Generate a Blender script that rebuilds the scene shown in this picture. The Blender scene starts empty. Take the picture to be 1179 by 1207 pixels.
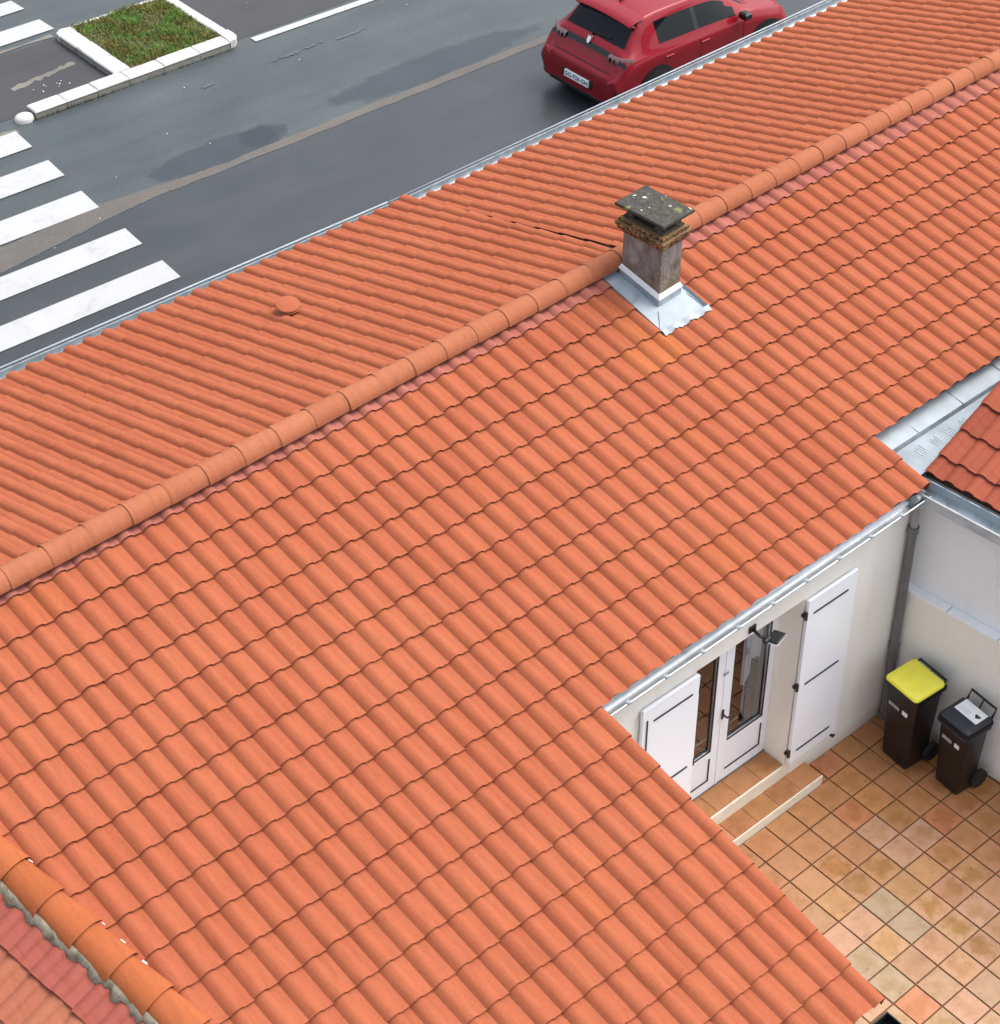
import bpy, bmesh, math, random
import numpy as np
from mathutils import Vector, Matrix
random.seed(7)
R_ = math.radians
sc = bpy.context.scene
S = 0.30                                   # one patio tile pitch in metres: the layout below is in tile pitches
# ------------------------------------------------------------------ camera
cd = bpy.data.cameras.new('camera'); cam = bpy.data.objects.new('camera', cd); sc.collection.objects.link(cam)
cam.location = (-11.1428, -8.0268, 14.8538)
cam.rotation_euler = (0.930080, -0.031772, -0.748130)
cd.sensor_fit = 'HORIZONTAL'; cd.sensor_width = 36; cd.lens = 2408.287/1179*36
cd.shift_x = -(704.034-589.5)/1179; cd.shift_y = -(603.5-438.954)/1179
cd.clip_end = 500; sc.camera = cam
# ------------------------------------------------------------------ world, sun, exposure (overcast)
w = bpy.data.worlds.new('World'); sc.world = w; w.use_nodes = True
nt = w.node_tree; nt.nodes.clear()
sky = nt.nodes.new('ShaderNodeTexSky'); sky.sky_type = 'NISHITA'; sky.sun_disc = False
SUN_EL, SUN_AZ = 60, 108                   # azimuth from +Y clockwise
sky.sun_elevation = R_(SUN_EL); sky.sun_rotation = R_(SUN_AZ); sky.dust_density = 6; sky.air_density = 1.3; sky.ozone_density = 0.6
hs = nt.nodes.new('ShaderNodeHueSaturation'); hs.inputs['Saturation'].default_value = 0.50   # cloud cover
bg = nt.nodes.new('ShaderNodeBackground'); bg.inputs['Strength'].default_value = 0.15
wo = nt.nodes.new('ShaderNodeOutputWorld')
nt.links.new(sky.outputs[0], hs.inputs['Color']); nt.links.new(hs.outputs[0], bg.inputs[0]); nt.links.new(bg.outputs[0], wo.inputs[0])
sl = bpy.data.lights.new('sun', 'SUN'); sl.energy = 0.5; sl.angle = R_(60); sl.color = (1, 0.985, 0.96)
so = bpy.data.objects.new('sun', sl); sc.collection.objects.link(so)
e, a = R_(SUN_EL), R_(SUN_AZ)
so.rotation_euler = Vector((math.sin(a)*math.cos(e), math.cos(a)*math.cos(e), math.sin(e))).to_track_quat('Z', 'Y').to_euler()
sc.view_settings.view_transform = 'Standard'; sc.view_settings.look = 'None'
sc.view_settings.exposure = 1.0; sc.view_settings.gamma = 1; sc.view_settings.use_curve_mapping = False

# ------------------------------------------------------------------ materials
def newmat(name):
    m = bpy.data.materials.new(name); m.use_nodes = True
    n = m.node_tree; b = n.nodes['Principled BSDF']; return m, n, b
def N(n, t, **k):
    x = n.nodes.new(t)
    for a_, v in k.items():
        if a_ in x.inputs: x.inputs[a_].default_value = v
        else: setattr(x, a_, v)
    return x
def noise(n, scale, detail=4, rough=.55, vec=None, space='Position'):
    t = N(n, 'ShaderNodeTexNoise', Scale=scale, Detail=detail, Roughness=rough)
    if vec is None:
        if space == 'Position': vec = N(n, 'ShaderNodeNewGeometry').outputs['Position']
        else: vec = N(n, 'ShaderNodeTexCoord').outputs['Object']
    n.links.new(vec, t.inputs['Vector']); return t
def ramp(n, fac, stops):
    r = n.nodes.new('ShaderNodeValToRGB'); n.links.new(fac, r.inputs[0])
    while len(r.color_ramp.elements) < len(stops): r.color_ramp.elements.new(.5)
    for el, (p, c) in zip(r.color_ramp.elements, stops): el.position = p; el.color = (*c, 1) if len(c) == 3 else c
    return r
def mixc(n, fac, a_, b_, mode='MIX'):
    x = n.nodes.new('ShaderNodeMix'); x.data_type = 'RGBA'; x.blend_type = mode
    for s_, v in ((x.inputs[0], fac), (x.inputs[6], a_), (x.inputs[7], b_)):
        if hasattr(v, 'is_linked'): n.links.new(v, s_)
        elif isinstance(v, (int, float)): s_.default_value = v
        else: s_.default_value = (*v, 1)
    return x.outputs[2]
def mth(n, op, *v):
    x = n.nodes.new('ShaderNodeMath'); x.operation = op
    for i, q in enumerate(v):
        if hasattr(q, 'is_linked'): n.links.new(q, x.inputs[i])
        else: x.inputs[i].default_value = q
    return x.outputs[0]
def bump(n, b, h, strength=.3, dist=.01):
    x = N(n, 'ShaderNodeBump', Strength=strength, Distance=dist); n.links.new(h, x.inputs['Height']); n.links.new(x.outputs[0], b.inputs['Normal'])
def plain(name, col, rough=.6, metal=0, var=.08, scale=12, spec=None, bmp=0, coat=0):
    m, n, b = newmat(name)
    t = noise(n, scale)
    lo = tuple(c*(1-var) for c in col); hi = tuple(min(1, c*(1+var)) for c in col)
    r = ramp(n, t.outputs[0], [(.3, lo), (.7, hi)]); n.links.new(r.outputs[0], b.inputs['Base Color'])
    b.inputs['Roughness'].default_value = rough; b.inputs['Metallic'].default_value = metal
    if coat: b.inputs['Coat Weight'].default_value = coat; b.inputs['Coat Roughness'].default_value = .04
    if bmp:
        t2 = noise(n, scale*6, 5); bump(n, b, t2.outputs[0], bmp, .004)
    return m
def terracotta(name, dark, mid, light, attr=False):
    """fired clay: colour differs from tile to tile, faint streaks and specks"""
    dark, mid, light = [(q[0]*.86, q[1]*.93, q[2]*1.10) for q in (dark, mid, light)]
    m, n, b = newmat(name)
    if attr:
        rnd = N(n, 'ShaderNodeNewGeometry').outputs['Random Per Island']
    else:
        rnd = N(n, 'ShaderNodeObjectInfo').outputs['Random']
    r = ramp(n, rnd, [(0, dark), (.10, mid), (.55, tuple((x+y)/2 for x, y in zip(mid, light))), (.97, light), (1, (light[0]*.97, light[1]*.93, light[2]*.8))])
    big = noise(n, .55, 3); rb = ramp(n, big.outputs[0], [(.35, (.95, .90, .90)), (.65, (1, 1, 1))])
    c = mixc(n, 1.0, r.outputs[0], rb.outputs[0], 'MULTIPLY')
    fine = noise(n, 38, 5, .65); rf = ramp(n, fine.outputs[0], [(.3, (.88, .86, .85)), (.55, (1, 1, 1)), (.8, (1.05, 1.05, 1.03))])
    c = mixc(n, .8, c, rf.outputs[0], 'MULTIPLY')
    gx = N(n, 'ShaderNodeNewGeometry').outputs['Position']; mp = N(n, 'ShaderNodeMapping'); mp.inputs['Scale'].default_value = (26, 3.0, 3.0); n.links.new(gx, mp.inputs[0])
    stk = noise(n, 1.0, 4, .6, vec=mp.outputs[0]); rk = ramp(n, stk.outputs[0], [(.3, (.86, .84, .82)), (.5, (1, 1, 1)), (.72, (1.05, 1.06, 1.08))]); c = mixc(n, .8, c, rk.outputs[0], 'MULTIPLY')
    mid_ = noise(n, 4.5, 5, .7); rm = ramp(n, mid_.outputs[0], [(.28, (.90, .89, .89)), (.42, (1, 1, 1)), (.75, (1.04, 1.04, 1.02))]); c = mixc(n, .6, c, rm.outputs[0], 'MULTIPLY')
    sp = noise(n, 140, 2, .5); rs = ramp(n, sp.outputs[0], [(.24, (.72, .68, .64)), (.3, (1, 1, 1))])
    c = mixc(n, .6, c, rs.outputs[0], 'MULTIPLY')
    n.links.new(c, b.inputs['Base Color']); b.inputs['Roughness'].default_value = .8
    b.inputs['Specular IOR Level'].default_value = .12
    bump(n, b, fine.outputs[0], .25, .004)
    return m
M = {}
TC = ((.365, .096, .040), (.385, .104, .043), (.405, .114, .047))
M['tile'] = terracotta('roof_clay', *TC); M['tile_s'] = terracotta('roof_clay_field', *TC, attr=True)
TR = ((.30, .072, .036), (.335, .082, .040), (.37, .093, .045))
M['tile_red'] = terracotta('roof_clay_red', *TR)
M['closoir'] = terracotta('ridge_seal_pink', (.32, .102, .066), (.37, .118, .076), (.40, .132, .084), attr=True)
TL_ = ((.33, .10, .055), (.37, .12, .062), (.41, .145, .07))
M['tile_wing'] = terracotta('wing_clay', *TL_)
M['ridge'] = terracotta('ridge_clay', (.37, .12, .052), (.40, .133, .058), (.43, .147, .065))
M['hip'] = terracotta('hip_clay', (.36, .098, .030), (.39, .108, .034), (.42, .118, .039))
M['zinc'] = plain('zinc', (.42, .46, .49), .45, .55, .22, 5)
M['zinc_light'] = plain('zinc_sheet', (.33, .385, .43), .62, .0, .10, 4)
M['zinc_dark'] = plain('aged_zinc', (.30, .34, .37), .5, .6, .25, 9)
def mk_render(name, col):
    m, n, b = newmat(name); co = N(n, 'ShaderNodeNewGeometry').outputs['Position']
    mp = N(n, 'ShaderNodeMapping'); mp.inputs['Scale'].default_value = (7, 7, .9); n.links.new(co, mp.inputs[0])
    st = noise(n, 1, 5, .6, vec=mp.outputs[0]); r = ramp(n, st.outputs[0], [(.22, tuple(c*.945 for c in col)), (.45, col), (.8, tuple(min(.86, c*1.03) for c in col))])
    bl = noise(n, 1.1, 4, .6); r2 = ramp(n, bl.outputs[0], [(.3, (.95, .945, .93)), (.6, (1, 1, 1))]); c = mixc(n, 1., r.outputs[0], r2.outputs[0], 'MULTIPLY')
    sx = N(n, 'ShaderNodeSeparateXYZ'); n.links.new(co, sx.inputs[0]); d = mth(n, 'ADD', sx.outputs['Z'], mth(n, 'MULTIPLY', bl.outputs[0], .25))   # splash dirt along the foot
    dm = ramp(n, d, [(.13, (.80, .76, .70)), (.30, (1, 1, 1))]); c = mixc(n, 1., c, dm.outputs[0], 'MULTIPLY')
    g = noise(n, 85, 4, .7); rg_ = ramp(n, g.outputs[0], [(.3, (.95, .95, .95)), (.6, (1, 1, 1))]); c = mixc(n, 1., c, rg_.outputs[0], 'MULTIPLY')
    n.links.new(c, b.inputs['Base Color']); b.inputs['Roughness'].default_value = .92; bump(n, b, g.outputs[0], .45, .006); return m
M['render'] = mk_render('cream_render', (.85, .835, .79)); M['render_w'] = mk_render('pale_render', (.82, .84, .86))
M['cream_p'] = plain('cream_paint', (.74, .68, .56), .7, 0, .06, 9)
M['coping'] = plain('white_coping', (.82, .84, .86), .6, 0, .03, 6)
M['white'] = plain('white_pvc', (.82, .86, .93), .3, 0, .012, 2)
M['black_iron'] = plain('black_iron', (.02, .02, .022), .45, 0, .2, 20)
M['dark_plastic'] = plain('bin_plastic', (.005, .005, .007), .38, 0, .15, 14, bmp=.08)
M['navy_plastic'] = plain('bin_lid_navy', (.020, .024, .036), .38, 0, .15, 14)
M['yellow'] = plain('bin_lid_yellow', (.86, .80, .075), .5, 0, .05, 8)
M['grey_pvc'] = plain('grey_pipe', (.135, .135, .137), .45, 0, .12, 7)
M['mortar'] = None
M['sticker'] = plain('sticker_white', (.80, .83, .84), .5, 0, .03, 30)
M['print'] = plain('grey_print', (.45, .43, .42), .5, 0, .2, 60)
M['dark_print'] = plain('dark_print', (.03, .035, .035), .5)
M['rubber'] = plain('rubber', (.012, .012, .012), .7)
M['white_paint'] = None
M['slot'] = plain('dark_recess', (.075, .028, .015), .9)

def mk_mortar():
    m, n, b = newmat('grey_mortar'); t = noise(n, 14, 6, .7)
    r = ramp(n, t.outputs[0], [(.3, (.09, .075, .045)), (.45, (.18, .155, .11)), (.6, (.25, .22, .175)), (.75, (.34, .22, .15))]); n.links.new(r.outputs[0], b.inputs['Base Color'])
    b.inputs['Roughness'].default_value = .95; bump(n, b, t.outputs[0], .7, .02); return m
M['mortar'] = mk_mortar()
def mk_roadpaint(name, base, wear, lo=.28):
    m, n, b = newmat(name); t = noise(n, 3.5, 8, .72); t2 = noise(n, 60, 3)
    r = ramp(n, t.outputs[0], [(lo, tuple(c*wear for c in base)), (lo+.16, base), (.7, tuple(min(.9, c*1.06) for c in base))])
    r2 = ramp(n, t2.outputs[0], [(.3, (.86, .86, .87)), (.5, (1, 1, 1))]); c = mixc(n, .7, r.outputs[0], r2.outputs[0], 'MULTIPLY')
    n.links.new(c, b.inputs['Base Color']); b.inputs['Roughness'].default_value = .6; bump(n, b, t2.outputs[0], .4, .004); return m
M['white_paint'] = mk_roadpaint('crossing_paint', (.39, .40, .41), .80)
M['kerb_paint'] = mk_roadpaint('kerb_paint', (.50, .50, .49), .62, .30)
M['kerb_base'] = mk_roadpaint('kerb_concrete', (.26, .25, .22), .35)
def mk_asphalt(name, a1, a2, rough=.5, patches=()):
    m, n, b = newmat(name)
    co = N(n, 'ShaderNodeNewGeometry').outputs['Position']
    mp = N(n, 'ShaderNodeMapping'); mp.inputs['Scale'].default_value = (.22, 1.3, 1); n.links.new(co, mp.inputs[0])
    t = noise(n, 1.6, 6, .6, vec=mp.outputs[0]); t2 = noise(n, 55, 5, .8); t3 = noise(n, .9, 3)
    r = ramp(n, t.outputs[0], [(.3, a1), (.7, a2)])
    r3 = ramp(n, t3.outputs[0], [(.35, (.82, .84, .86)), (.65, (1.1, 1.1, 1.08))]); c = mixc(n, .7, r.outputs[0], r3.outputs[0], 'MULTIPLY')
    r2 = ramp(n, t2.outputs[0], [(.25, (.45, .45, .45)), (.5, (1, 1, 1)), (.75, (1.8, 1.8, 1.8))]); c = mixc(n, .95, c, r2.outputs[0], 'MULTIPLY')
    for cx, cy, rx, ry in patches:      # worn dark patches with soft ragged edges
        sub = N(n, 'ShaderNodeVectorMath'); sub.operation = 'SUBTRACT'; sub.inputs[1].default_value = (cx, cy, 0); n.links.new(co, sub.inputs[0])
        mp2 = N(n, 'ShaderNodeMapping'); mp2.inputs['Rotation'].default_value = (0, 0, R_(-2)); mp2.inputs['Scale'].default_value = (1/rx, 1/ry, 0); n.links.new(sub.outputs[0], mp2.inputs[0])
        ln = N(n, 'ShaderNodeVectorMath'); ln.operation = 'LENGTH'; n.links.new(mp2.outputs[0], ln.inputs[0])
        d = mth(n, 'ADD', ln.outputs['Value'], mth(n, 'MULTIPLY', mth(n, 'SUBTRACT', noise(n, 3.5, 5, .65).outputs[0], .5), .8))
        c = mixc(n, ramp(n, d, [(.82, (1, 1, 1)), (1.06, (0, 0, 0))]).outputs[0], c, mixc(n, 1., c, (.55, .55, .64), 'MULTIPLY'))
    n.links.new(c, b.inputs['Base Color'])
    rr = ramp(n, t.outputs[0], [(.3, (rough-.08,)*3), (.7, (rough+.1,)*3)]); n.links.new(rr.outputs[0], b.inputs['Roughness'])
    bump(n, b, t2.outputs[0], .15, .003); return m
M['road'] = mk_asphalt('asphalt_bluish', (.037, .048, .052), (.058, .073, .077), .40, patches=((2.35, 13.72, 1.2, .36), (6.35, 13.80, 2.15, .40), (3.15, 13.72, .42, .30)))
M['road_dark'] = mk_asphalt('asphalt_near_lane', (.028, .032, .037), (.039, .045, .050), .34)
M['road_park'] = mk_asphalt('asphalt_parking', (.030, .030, .034), (.044, .044, .049), .6)
M['seam'] = mk_asphalt('brown_seam', (.078, .071, .065), (.112, .103, .093), .7)
M['stain'] = mk_asphalt('dark_patch', (.062, .070, .088), (.080, .090, .110), .5)
M['kerbline'] = mk_asphalt('tar_line', (.10, .092, .08), (.20, .185, .16), .7)

def mk_patio():
    m, n, b = newmat('patio_clay')
    oi = N(n, 'ShaderNodeObjectInfo'); at = N(n, 'ShaderNodeAttribute'); at.attribute_type = 'OBJECT'; at.attribute_name = 'stain'
    tc = N(n, 'ShaderNodeTexCoord').outputs['Object']
    add = N(n, 'ShaderNodeVectorMath'); add.operation = 'ADD'
    sc_ = N(n, 'ShaderNodeVectorMath'); sc_.operation = 'SCALE'; sc_.inputs[0].default_value = (31, 17, 7); n.links.new(oi.outputs['Random'], sc_.inputs['Scale'])
    n.links.new(tc, add.inputs[0]); n.links.new(sc_.outputs[0], add.inputs[1])
    t = noise(n, 9, 5, .6, vec=add.outputs[0]); t2 = noise(n, 50, 4, .7, vec=add.outputs[0]); t4 = noise(n, 22, 2, .4, vec=add.outputs[0])
    ln = N(n, 'ShaderNodeVectorMath'); ln.operation = 'LENGTH'; n.links.new(tc, ln.inputs[0])
    d = mth(n, 'ADD', ln.outputs['Value'], mth(n, 'MULTIPLY', mth(n, 'SUBTRACT', t.outputs[0], .5), .30))
    msk = ramp(n, d, [(.06, (1, 1, 1)), (.15, (0, 0, 0))])
    k = mth(n, 'MULTIPLY', msk.outputs[0], at.outputs['Fac'])
    v = ramp(n, t.outputs[0], [(.3, (.80, .74, .66)), (.5, (1, .98, .95)), (.72, (1.1, 1.1, 1.1))])
    c = mixc(n, .75, oi.outputs['Color'], v.outputs[0], 'MULTIPLY')
    c = mixc(n, k, c, mixc(n, 1., c, (.74, .64, .30), 'MULTIPLY'))
    f = ramp(n, t2.outputs[0], [(.3, (.86, .83, .8)), (.55, (1, 1, 1))]); c = mixc(n, .6, c, f.outputs[0], 'MULTIPLY')
    pit = ramp(n, t4.outputs[0], [(.22, (.55, .42, .36)), (.29, (1, 1, 1))]); c = mixc(n, .8, c, pit.outputs[0], 'MULTIPLY')
    n.links.new(c, b.inputs['Base Color']); b.inputs['Roughness'].default_value = .5
    bump(n, b, t.outputs[0], .2, .006); return m
M['patio'] = mk_patio()
M['grout'] = plain('brown_grout', (.15, .065, .030), .9, 0, .2, 20)
def mk_chim():
    m, n, b = newmat('weathered_render')
    co = N(n, 'ShaderNodeNewGeometry').outputs['Position']
    mp = N(n, 'ShaderNodeMapping'); mp.inputs['Scale'].default_value = (8, 8, 4.5); n.links.new(co, mp.inputs[0])
    st = noise(n, 1.0, 6, .65, vec=mp.outputs[0]); t = noise(n, 34, 6, .75)
    r = ramp(n, st.outputs[0], [(.30, (.085, .078, .064)), (.42, (.175, .163, .145)), (.55, (.25, .237, .23)), (.72, (.34, .325, .32))])
    sx = N(n, 'ShaderNodeSeparateXYZ'); n.links.new(co, sx.inputs[0])
    zf = mth(n, 'SUBTRACT', 4.08, sx.outputs['Z'])      # growth of lichen is thickest at the foot
    zf = mth(n, 'MULTIPLY', zf, .55); tl = noise(n, 6, 3, .5); zf = mth(n, 'ADD', mth(n, 'MAXIMUM', zf, -.12), mth(n, 'MULTIPLY', mth(n, 'SUBTRACT', tl.outputs[0], .5), .5)); zz_ = mth(n, 'ADD', zf, t.outputs[0])
    lm = ramp(n, zz_, [(.48, (0, 0, 0)), (.66, (.9, .9, .9))])
    t5 = noise(n, 75, 3, .6); lc = ramp(n, t5.outputs[0], [(.35, (.055, .045, .022)), (.55, (.17, .125, .06)), (.7, (.33, .28, .19))])
    c = mixc(n, lm.outputs[0], r.outputs[0], lc.outputs[0]); n.links.new(c, b.inputs['Base Color'])
    b.inputs['Roughness'].default_value = .95; bump(n, b, t.outputs[0], .6, .01); return m
M['chimney'] = mk_chim()
def mk_slab():
    m, n, b = newmat('lichen_slab'); t = noise(n, 22, 6, .75); t2 = noise(n, 16, 2, .4); t3 = noise(n, 9, 2, .5)
    r = ramp(n, t.outputs[0], [(.3, (.018, .018, .015)), (.5, (.045, .045, .038)), (.7, (.095, .088, .066))])
    w_ = ramp(n, t2.outputs[0], [(.70, (0, 0, 0)), (.73, (1, 1, 1))]); c = mixc(n, w_.outputs[0], r.outputs[0], (.55, .55, .48))
    y_ = ramp(n, t3.outputs[0], [(.64, (0, 0, 0)), (.72, (1, 1, 1))]); c = mixc(n, mth(n, 'MULTIPLY', y_.outputs[0], .6), c, (.24, .22, .07))
    n.links.new(c, b.inputs['Base Color']); b.inputs['Roughness'].default_value = .95; bump(n, b, t.outputs[0], .5, .01); return m
M['slab'] = mk_slab()
def mk_brick():
    m, n, b = newmat('mossy_brick'); t = noise(n, 26, 5, .7); rnd = N(n, 'ShaderNodeObjectInfo').outputs['Random']
    base = ramp(n, rnd, [(0, (.20, .085, .035)), (.5, (.30, .15, .06)), (1, (.36, .22, .10))])
    k = ramp(n, t.outputs[0], [(.44, (1, 1, 1)), (.58, (0, 0, 0))]); c = mixc(n, k.outputs[0], base.outputs[0], (.03, .022, .012))
    n.links.new(c, b.inputs['Base Color']); b.inputs['Roughness'].default_value = .95; bump(n, b, t.outputs[0], .6, .01); return m
M['brick'] = mk_brick()
M['brick_mortar'] = plain('ochre_mortar', (.22, .14, .06), .95, 0, .35, 30)
def mk_glass(name, tint=(.9, .93, .93), fac=.5):
    m, n, b = newmat(name); n.nodes.remove(b); out = n.nodes['Material Output']
    g = N(n, 'ShaderNodeBsdfGlossy', Roughness=.02); g.inputs['Color'].default_value = (1, 1, 1, 1)
    t = N(n, 'ShaderNodeBsdfTransparent'); t.inputs['Color'].default_value = (*tint, 1)
    fr = N(n, 'ShaderNodeFresnel', IOR=1.5); mx = N(n, 'ShaderNodeMixShader'); f = mth(n, 'MULTIPLY', fr.outputs[0], fac*2)
    n.links.new(f, mx.inputs[0]); n.links.new(t.outputs[0], mx.inputs[1]); n.links.new(g.outputs[0], mx.inputs[2]); n.links.new(mx.outputs[0], out.inputs[0]); return m
M['glass'] = mk_glass('door_glass', (.85, .86, .87), 1.1)
M['car_glass'] = plain('dark_car_glass', (.006, .008, .010), .05, 0, .1, 3); M['car_glass'].node_tree.nodes['Principled BSDF'].inputs['Specular IOR Level'].default_value = .22
M['curtain'] = plain('white_voile', (.86, .87, .92), .9, 0, .05, 5)
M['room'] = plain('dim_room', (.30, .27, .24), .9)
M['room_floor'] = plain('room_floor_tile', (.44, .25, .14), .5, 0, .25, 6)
def mk_carpaint():
    m, n, b = newmat('red_car_paint'); b.inputs['Base Color'].default_value = (.24, .0018, .011, 1)
    b.inputs['Metallic'].default_value = .15; b.inputs['Roughness'].default_value = .36; b.inputs['Coat Weight'].default_value = .5; b.inputs['Specular IOR Level'].default_value = .2; b.inputs['Coat Roughness'].default_value = .05
    t = noise(n, 400, 2); r = ramp(n, t.outputs[0], [(.4, (.21, .0014, .009)), (.7, (.27, .0024, .014))]); n.links.new(r.outputs[0], b.inputs['Base Color']); return m
M['car'] = mk_carpaint()
M['car_black'] = plain('car_black_trim', (.008, .008, .009), .28)
M['chrome'] = plain('chrome', (.8, .8, .82), .18, .9)
M['taillight'] = plain('tail_lamp', (.16, .07, .08), .12, 0, .3, 40, coat=1)
M['alloy'] = plain('alloy', (.35, .36, .38), .35, .7)
M['led'] = plain('dark_lamp', (.008, .009, .012), .5)
M['leaf'] = None
def mk_grass():
    m, n, b = newmat('grass_blades'); rnd = N(n, 'ShaderNodeNewGeometry').outputs['Random Per Island']; t = noise(n, 3.0, 4)
    r = ramp(n, rnd, [(0, (.050, .080, .012)), (.4, (.11, .165, .022)), (.75, (.18, .22, .05)), (1, (.20, .15, .065))])
    r2 = ramp(n, t.outputs[0], [(.36, (1.15, .80, .62)), (.50, (1, 1, 1)), (.64, (.85, 1.35, .9))]); c = mixc(n, 1., r.outputs[0], r2.outputs[0], 'MULTIPLY')
    n.links.new(c, b.inputs['Base Color']); b.inputs['Roughness'].default_value = .8; return m
M['grass'] = mk_grass(); M['soil'] = plain('soil', (.07, .055, .03), .95, 0, .4, 9)

# ------------------------------------------------------------------ object helpers (coordinates in tile pitches, multiplied by S)
def link(o): sc.collection.objects.link(o); return o
def tag(o, label=None, cat=None, group=None, kind=None):
    if label: o['label'] = label
    if cat: o['category'] = cat
    if group: o['group'] = group
    if kind: o['kind'] = kind
    return o
def empty(name, loc, label=None, cat=None, group=None, rz=0):
    o = bpy.data.objects.new(name, None); o.empty_display_size = .1; o.location = Vector(loc)*S; o.rotation_euler = (0, 0, rz); link(o)
    return tag(o, label, cat, group)
def wloc(p):
    v = Vector((0, 0, 0))
    while p is not None: v += Vector(p.location); p = p.parent
    return v
def obj(name, verts, faces, mat, parent=None, smooth=False, sharp=None, mats=None, fm=None):
    me = bpy.data.meshes.new(name); off = wloc(parent) if parent else Vector((0, 0, 0))
    me.from_pydata([(x*S-off.x, y*S-off.y, z*S-off.z) for x, y, z in verts], [], faces)
    for mm in (mats or [mat]): me.materials.append(mm)
    if fm: me.polygons.foreach_set('material_index', fm)
    if smooth:
        me.polygons.foreach_set('use_smooth', [True]*len(me.polygons))
        if sharp: me.set_sharp_from_angle(angle=R_(sharp))
    me.update(); o = bpy.data.objects.new(name, me); o.parent = parent; return link(o)
class MB:
    def __init__(s): s.v = []; s.f = []; s.m = []
    def add(s, v, f, mi=0): b = len(s.v); s.v += [tuple(q) for q in v]; s.f += [tuple(i+b for i in g) for g in f]; s.m += [mi]*len(f); return s
    def box(s, x0, x1, y0, y1, z0, z1, bev=0, mi=0):
        if bev:
            b = bev; v = []
            for z, i in ((z0, b), (z0+b, 0), (z1-b, 0), (z1, b)):
                for sx, sy in ((0, 0), (1, 0), (1, 1), (0, 1)):
                    v.append(((x1-i if sx else x0+i), (y1-i if sy else y0+i), z))
            f = [(3, 2, 1, 0), (12, 13, 14, 15)]
            for k in range(3):
                for j in range(4): f.append((k*4+j, k*4+(j+1) % 4, (k+1)*4+(j+1) % 4, (k+1)*4+j))
            return s.add(v, f, mi)
        v = [(x, y, z) for z in (z0, z1) for x, y in ((x0, y0), (x1, y0), (x1, y1), (x0, y1))]
        return s.add(v, [(3, 2, 1, 0), (4, 5, 6, 7), (0, 1, 5, 4), (1, 2, 6, 5), (2, 3, 7, 6), (3, 0, 4, 7)], mi)
    def prism(s, poly, z0, z1, mi=0):
        n = len(poly); v = [(x, y, z0) for x, y in poly]+[(x, y, z1) for x, y in poly]
        return s.add(v, [tuple(range(n))[::-1], tuple(range(n, 2*n))]+[(i, (i+1) % n, n+(i+1) % n, n+i) for i in range(n)], mi)
    def tube(s, pts, r, k=10, caps=True, mi=0):
        pts = [Vector(p) for p in pts]; rings = []
        for i, p in enumerate(pts):
            d = (pts[min(i+1, len(pts)-1)]-pts[max(i-1, 0)]).normalized()
            u = d.cross(Vector((0, 0, 1))); u = u if u.length > .05 else d.cross(Vector((0, 1, 0))); u.normalize(); w_ = u.cross(d)
            rr = r[i] if isinstance(r, (list, tuple)) else r
            rings.append([p+rr*(math.cos(t)*u+math.sin(t)*w_) for t in (2*math.pi*j/k for j in range(k))])
        v = [q for g in rings for q in g]; f = [(i*k+j, i*k+(j+1) % k, (i+1)*k+(j+1) % k, (i+1)*k+j) for i in range(len(pts)-1) for j in range(k)]
        if caps: f += [tuple(range(k))[::-1], tuple(range((len(pts)-1)*k, len(pts)*k))]
        return s.add(v, f, mi)
    def grid(s, P, mi=0):   # P[i][j]
        ni, nj = len(P), len(P[0]); return s.add([q for row in P for q in row], [(i*nj+j, i*nj+j+1, (i+1)*nj+j+1, (i+1)*nj+j) for i in range(ni-1) for j in range(nj-1)], mi)
    def xf(s, fn): s.v = [tuple(fn(q)) for q in s.v]; return s
    def make(s, name, mat, parent=None, smooth=False, sharp=None, mats=None): return obj(name, s.v, s.f, mat, parent, smooth, sharp, mats, s.m if mats else None)
def fix_normals(o):
    bm = bmesh.new(); bm.from_mesh(o.data); bmesh.ops.recalc_face_normals(bm, faces=bm.faces); bm.to_mesh(o.data); bm.free(); return o
def child_copy(src, parent, loc, name=None):
    c = src.copy(); c.parent = parent; c.location = loc; link(c); return c
# projection used only to choose which tiles are worth building and which show largest
_R = cam.rotation_euler.to_matrix().transposed(); _C = Vector(cam.location)
def px(p):
    d = _R @ (Vector(p)*S-_C); return (704.034+2408.287*d.x/-d.z, 438.954-2408.287*d.y/-d.z, -d.z)
def seen(p, m=70): x, y, _ = px(p); return -m < x < 1179+m and -m < y < 1207+m

# ------------------------------------------------------------------ roof tile
W = .692; CL = 1.1507                     # cover width, exposed length
PROF = [(0, .0), (.035, .022), (.10, .064), (.19, .104), (.30, .127), (.41, .126), (.50, .102), (.57, .060), (.615, .028), (.66, .022), (.70, .018), (1.04, -.004)]
LAP = .16; LIFT = .100; LIP = .020
def tile_geo(u0, v_len, prof=PROF, verge=False, LIFT=LIFT):
    """local: x across (0..W), y up-slope (0 at the lower tip), z off the plane"""
    pr = [(a_*W, h) for a_, h in prof]
    if verge: pr = [(x, h) for x, h in pr if x/W < .6]+[(.60*W, .03), (.61*W, -.32)]
    n = len(pr); v = []
    for y, dz in ((0, LIFT), (v_len, .004)): v += [(x, y, h+dz) for x, h in pr]
    v += [(x, .055, h+LIFT-LIP) for x, h in pr]; v += [(x, .20, h+LIFT-LIP-.004) for x, h in pr]
    f = []
    for j in range(n-1):
        f.append((j, j+1, n+j+1, n+j)); f.append((2*n+j, 2*n+j+1, j+1, j)); f.append((3*n+j, 3*n+j+1, 2*n+j+1, 2*n+j))
    f.append((n, 0, 2*n)) ; return v, f
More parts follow.
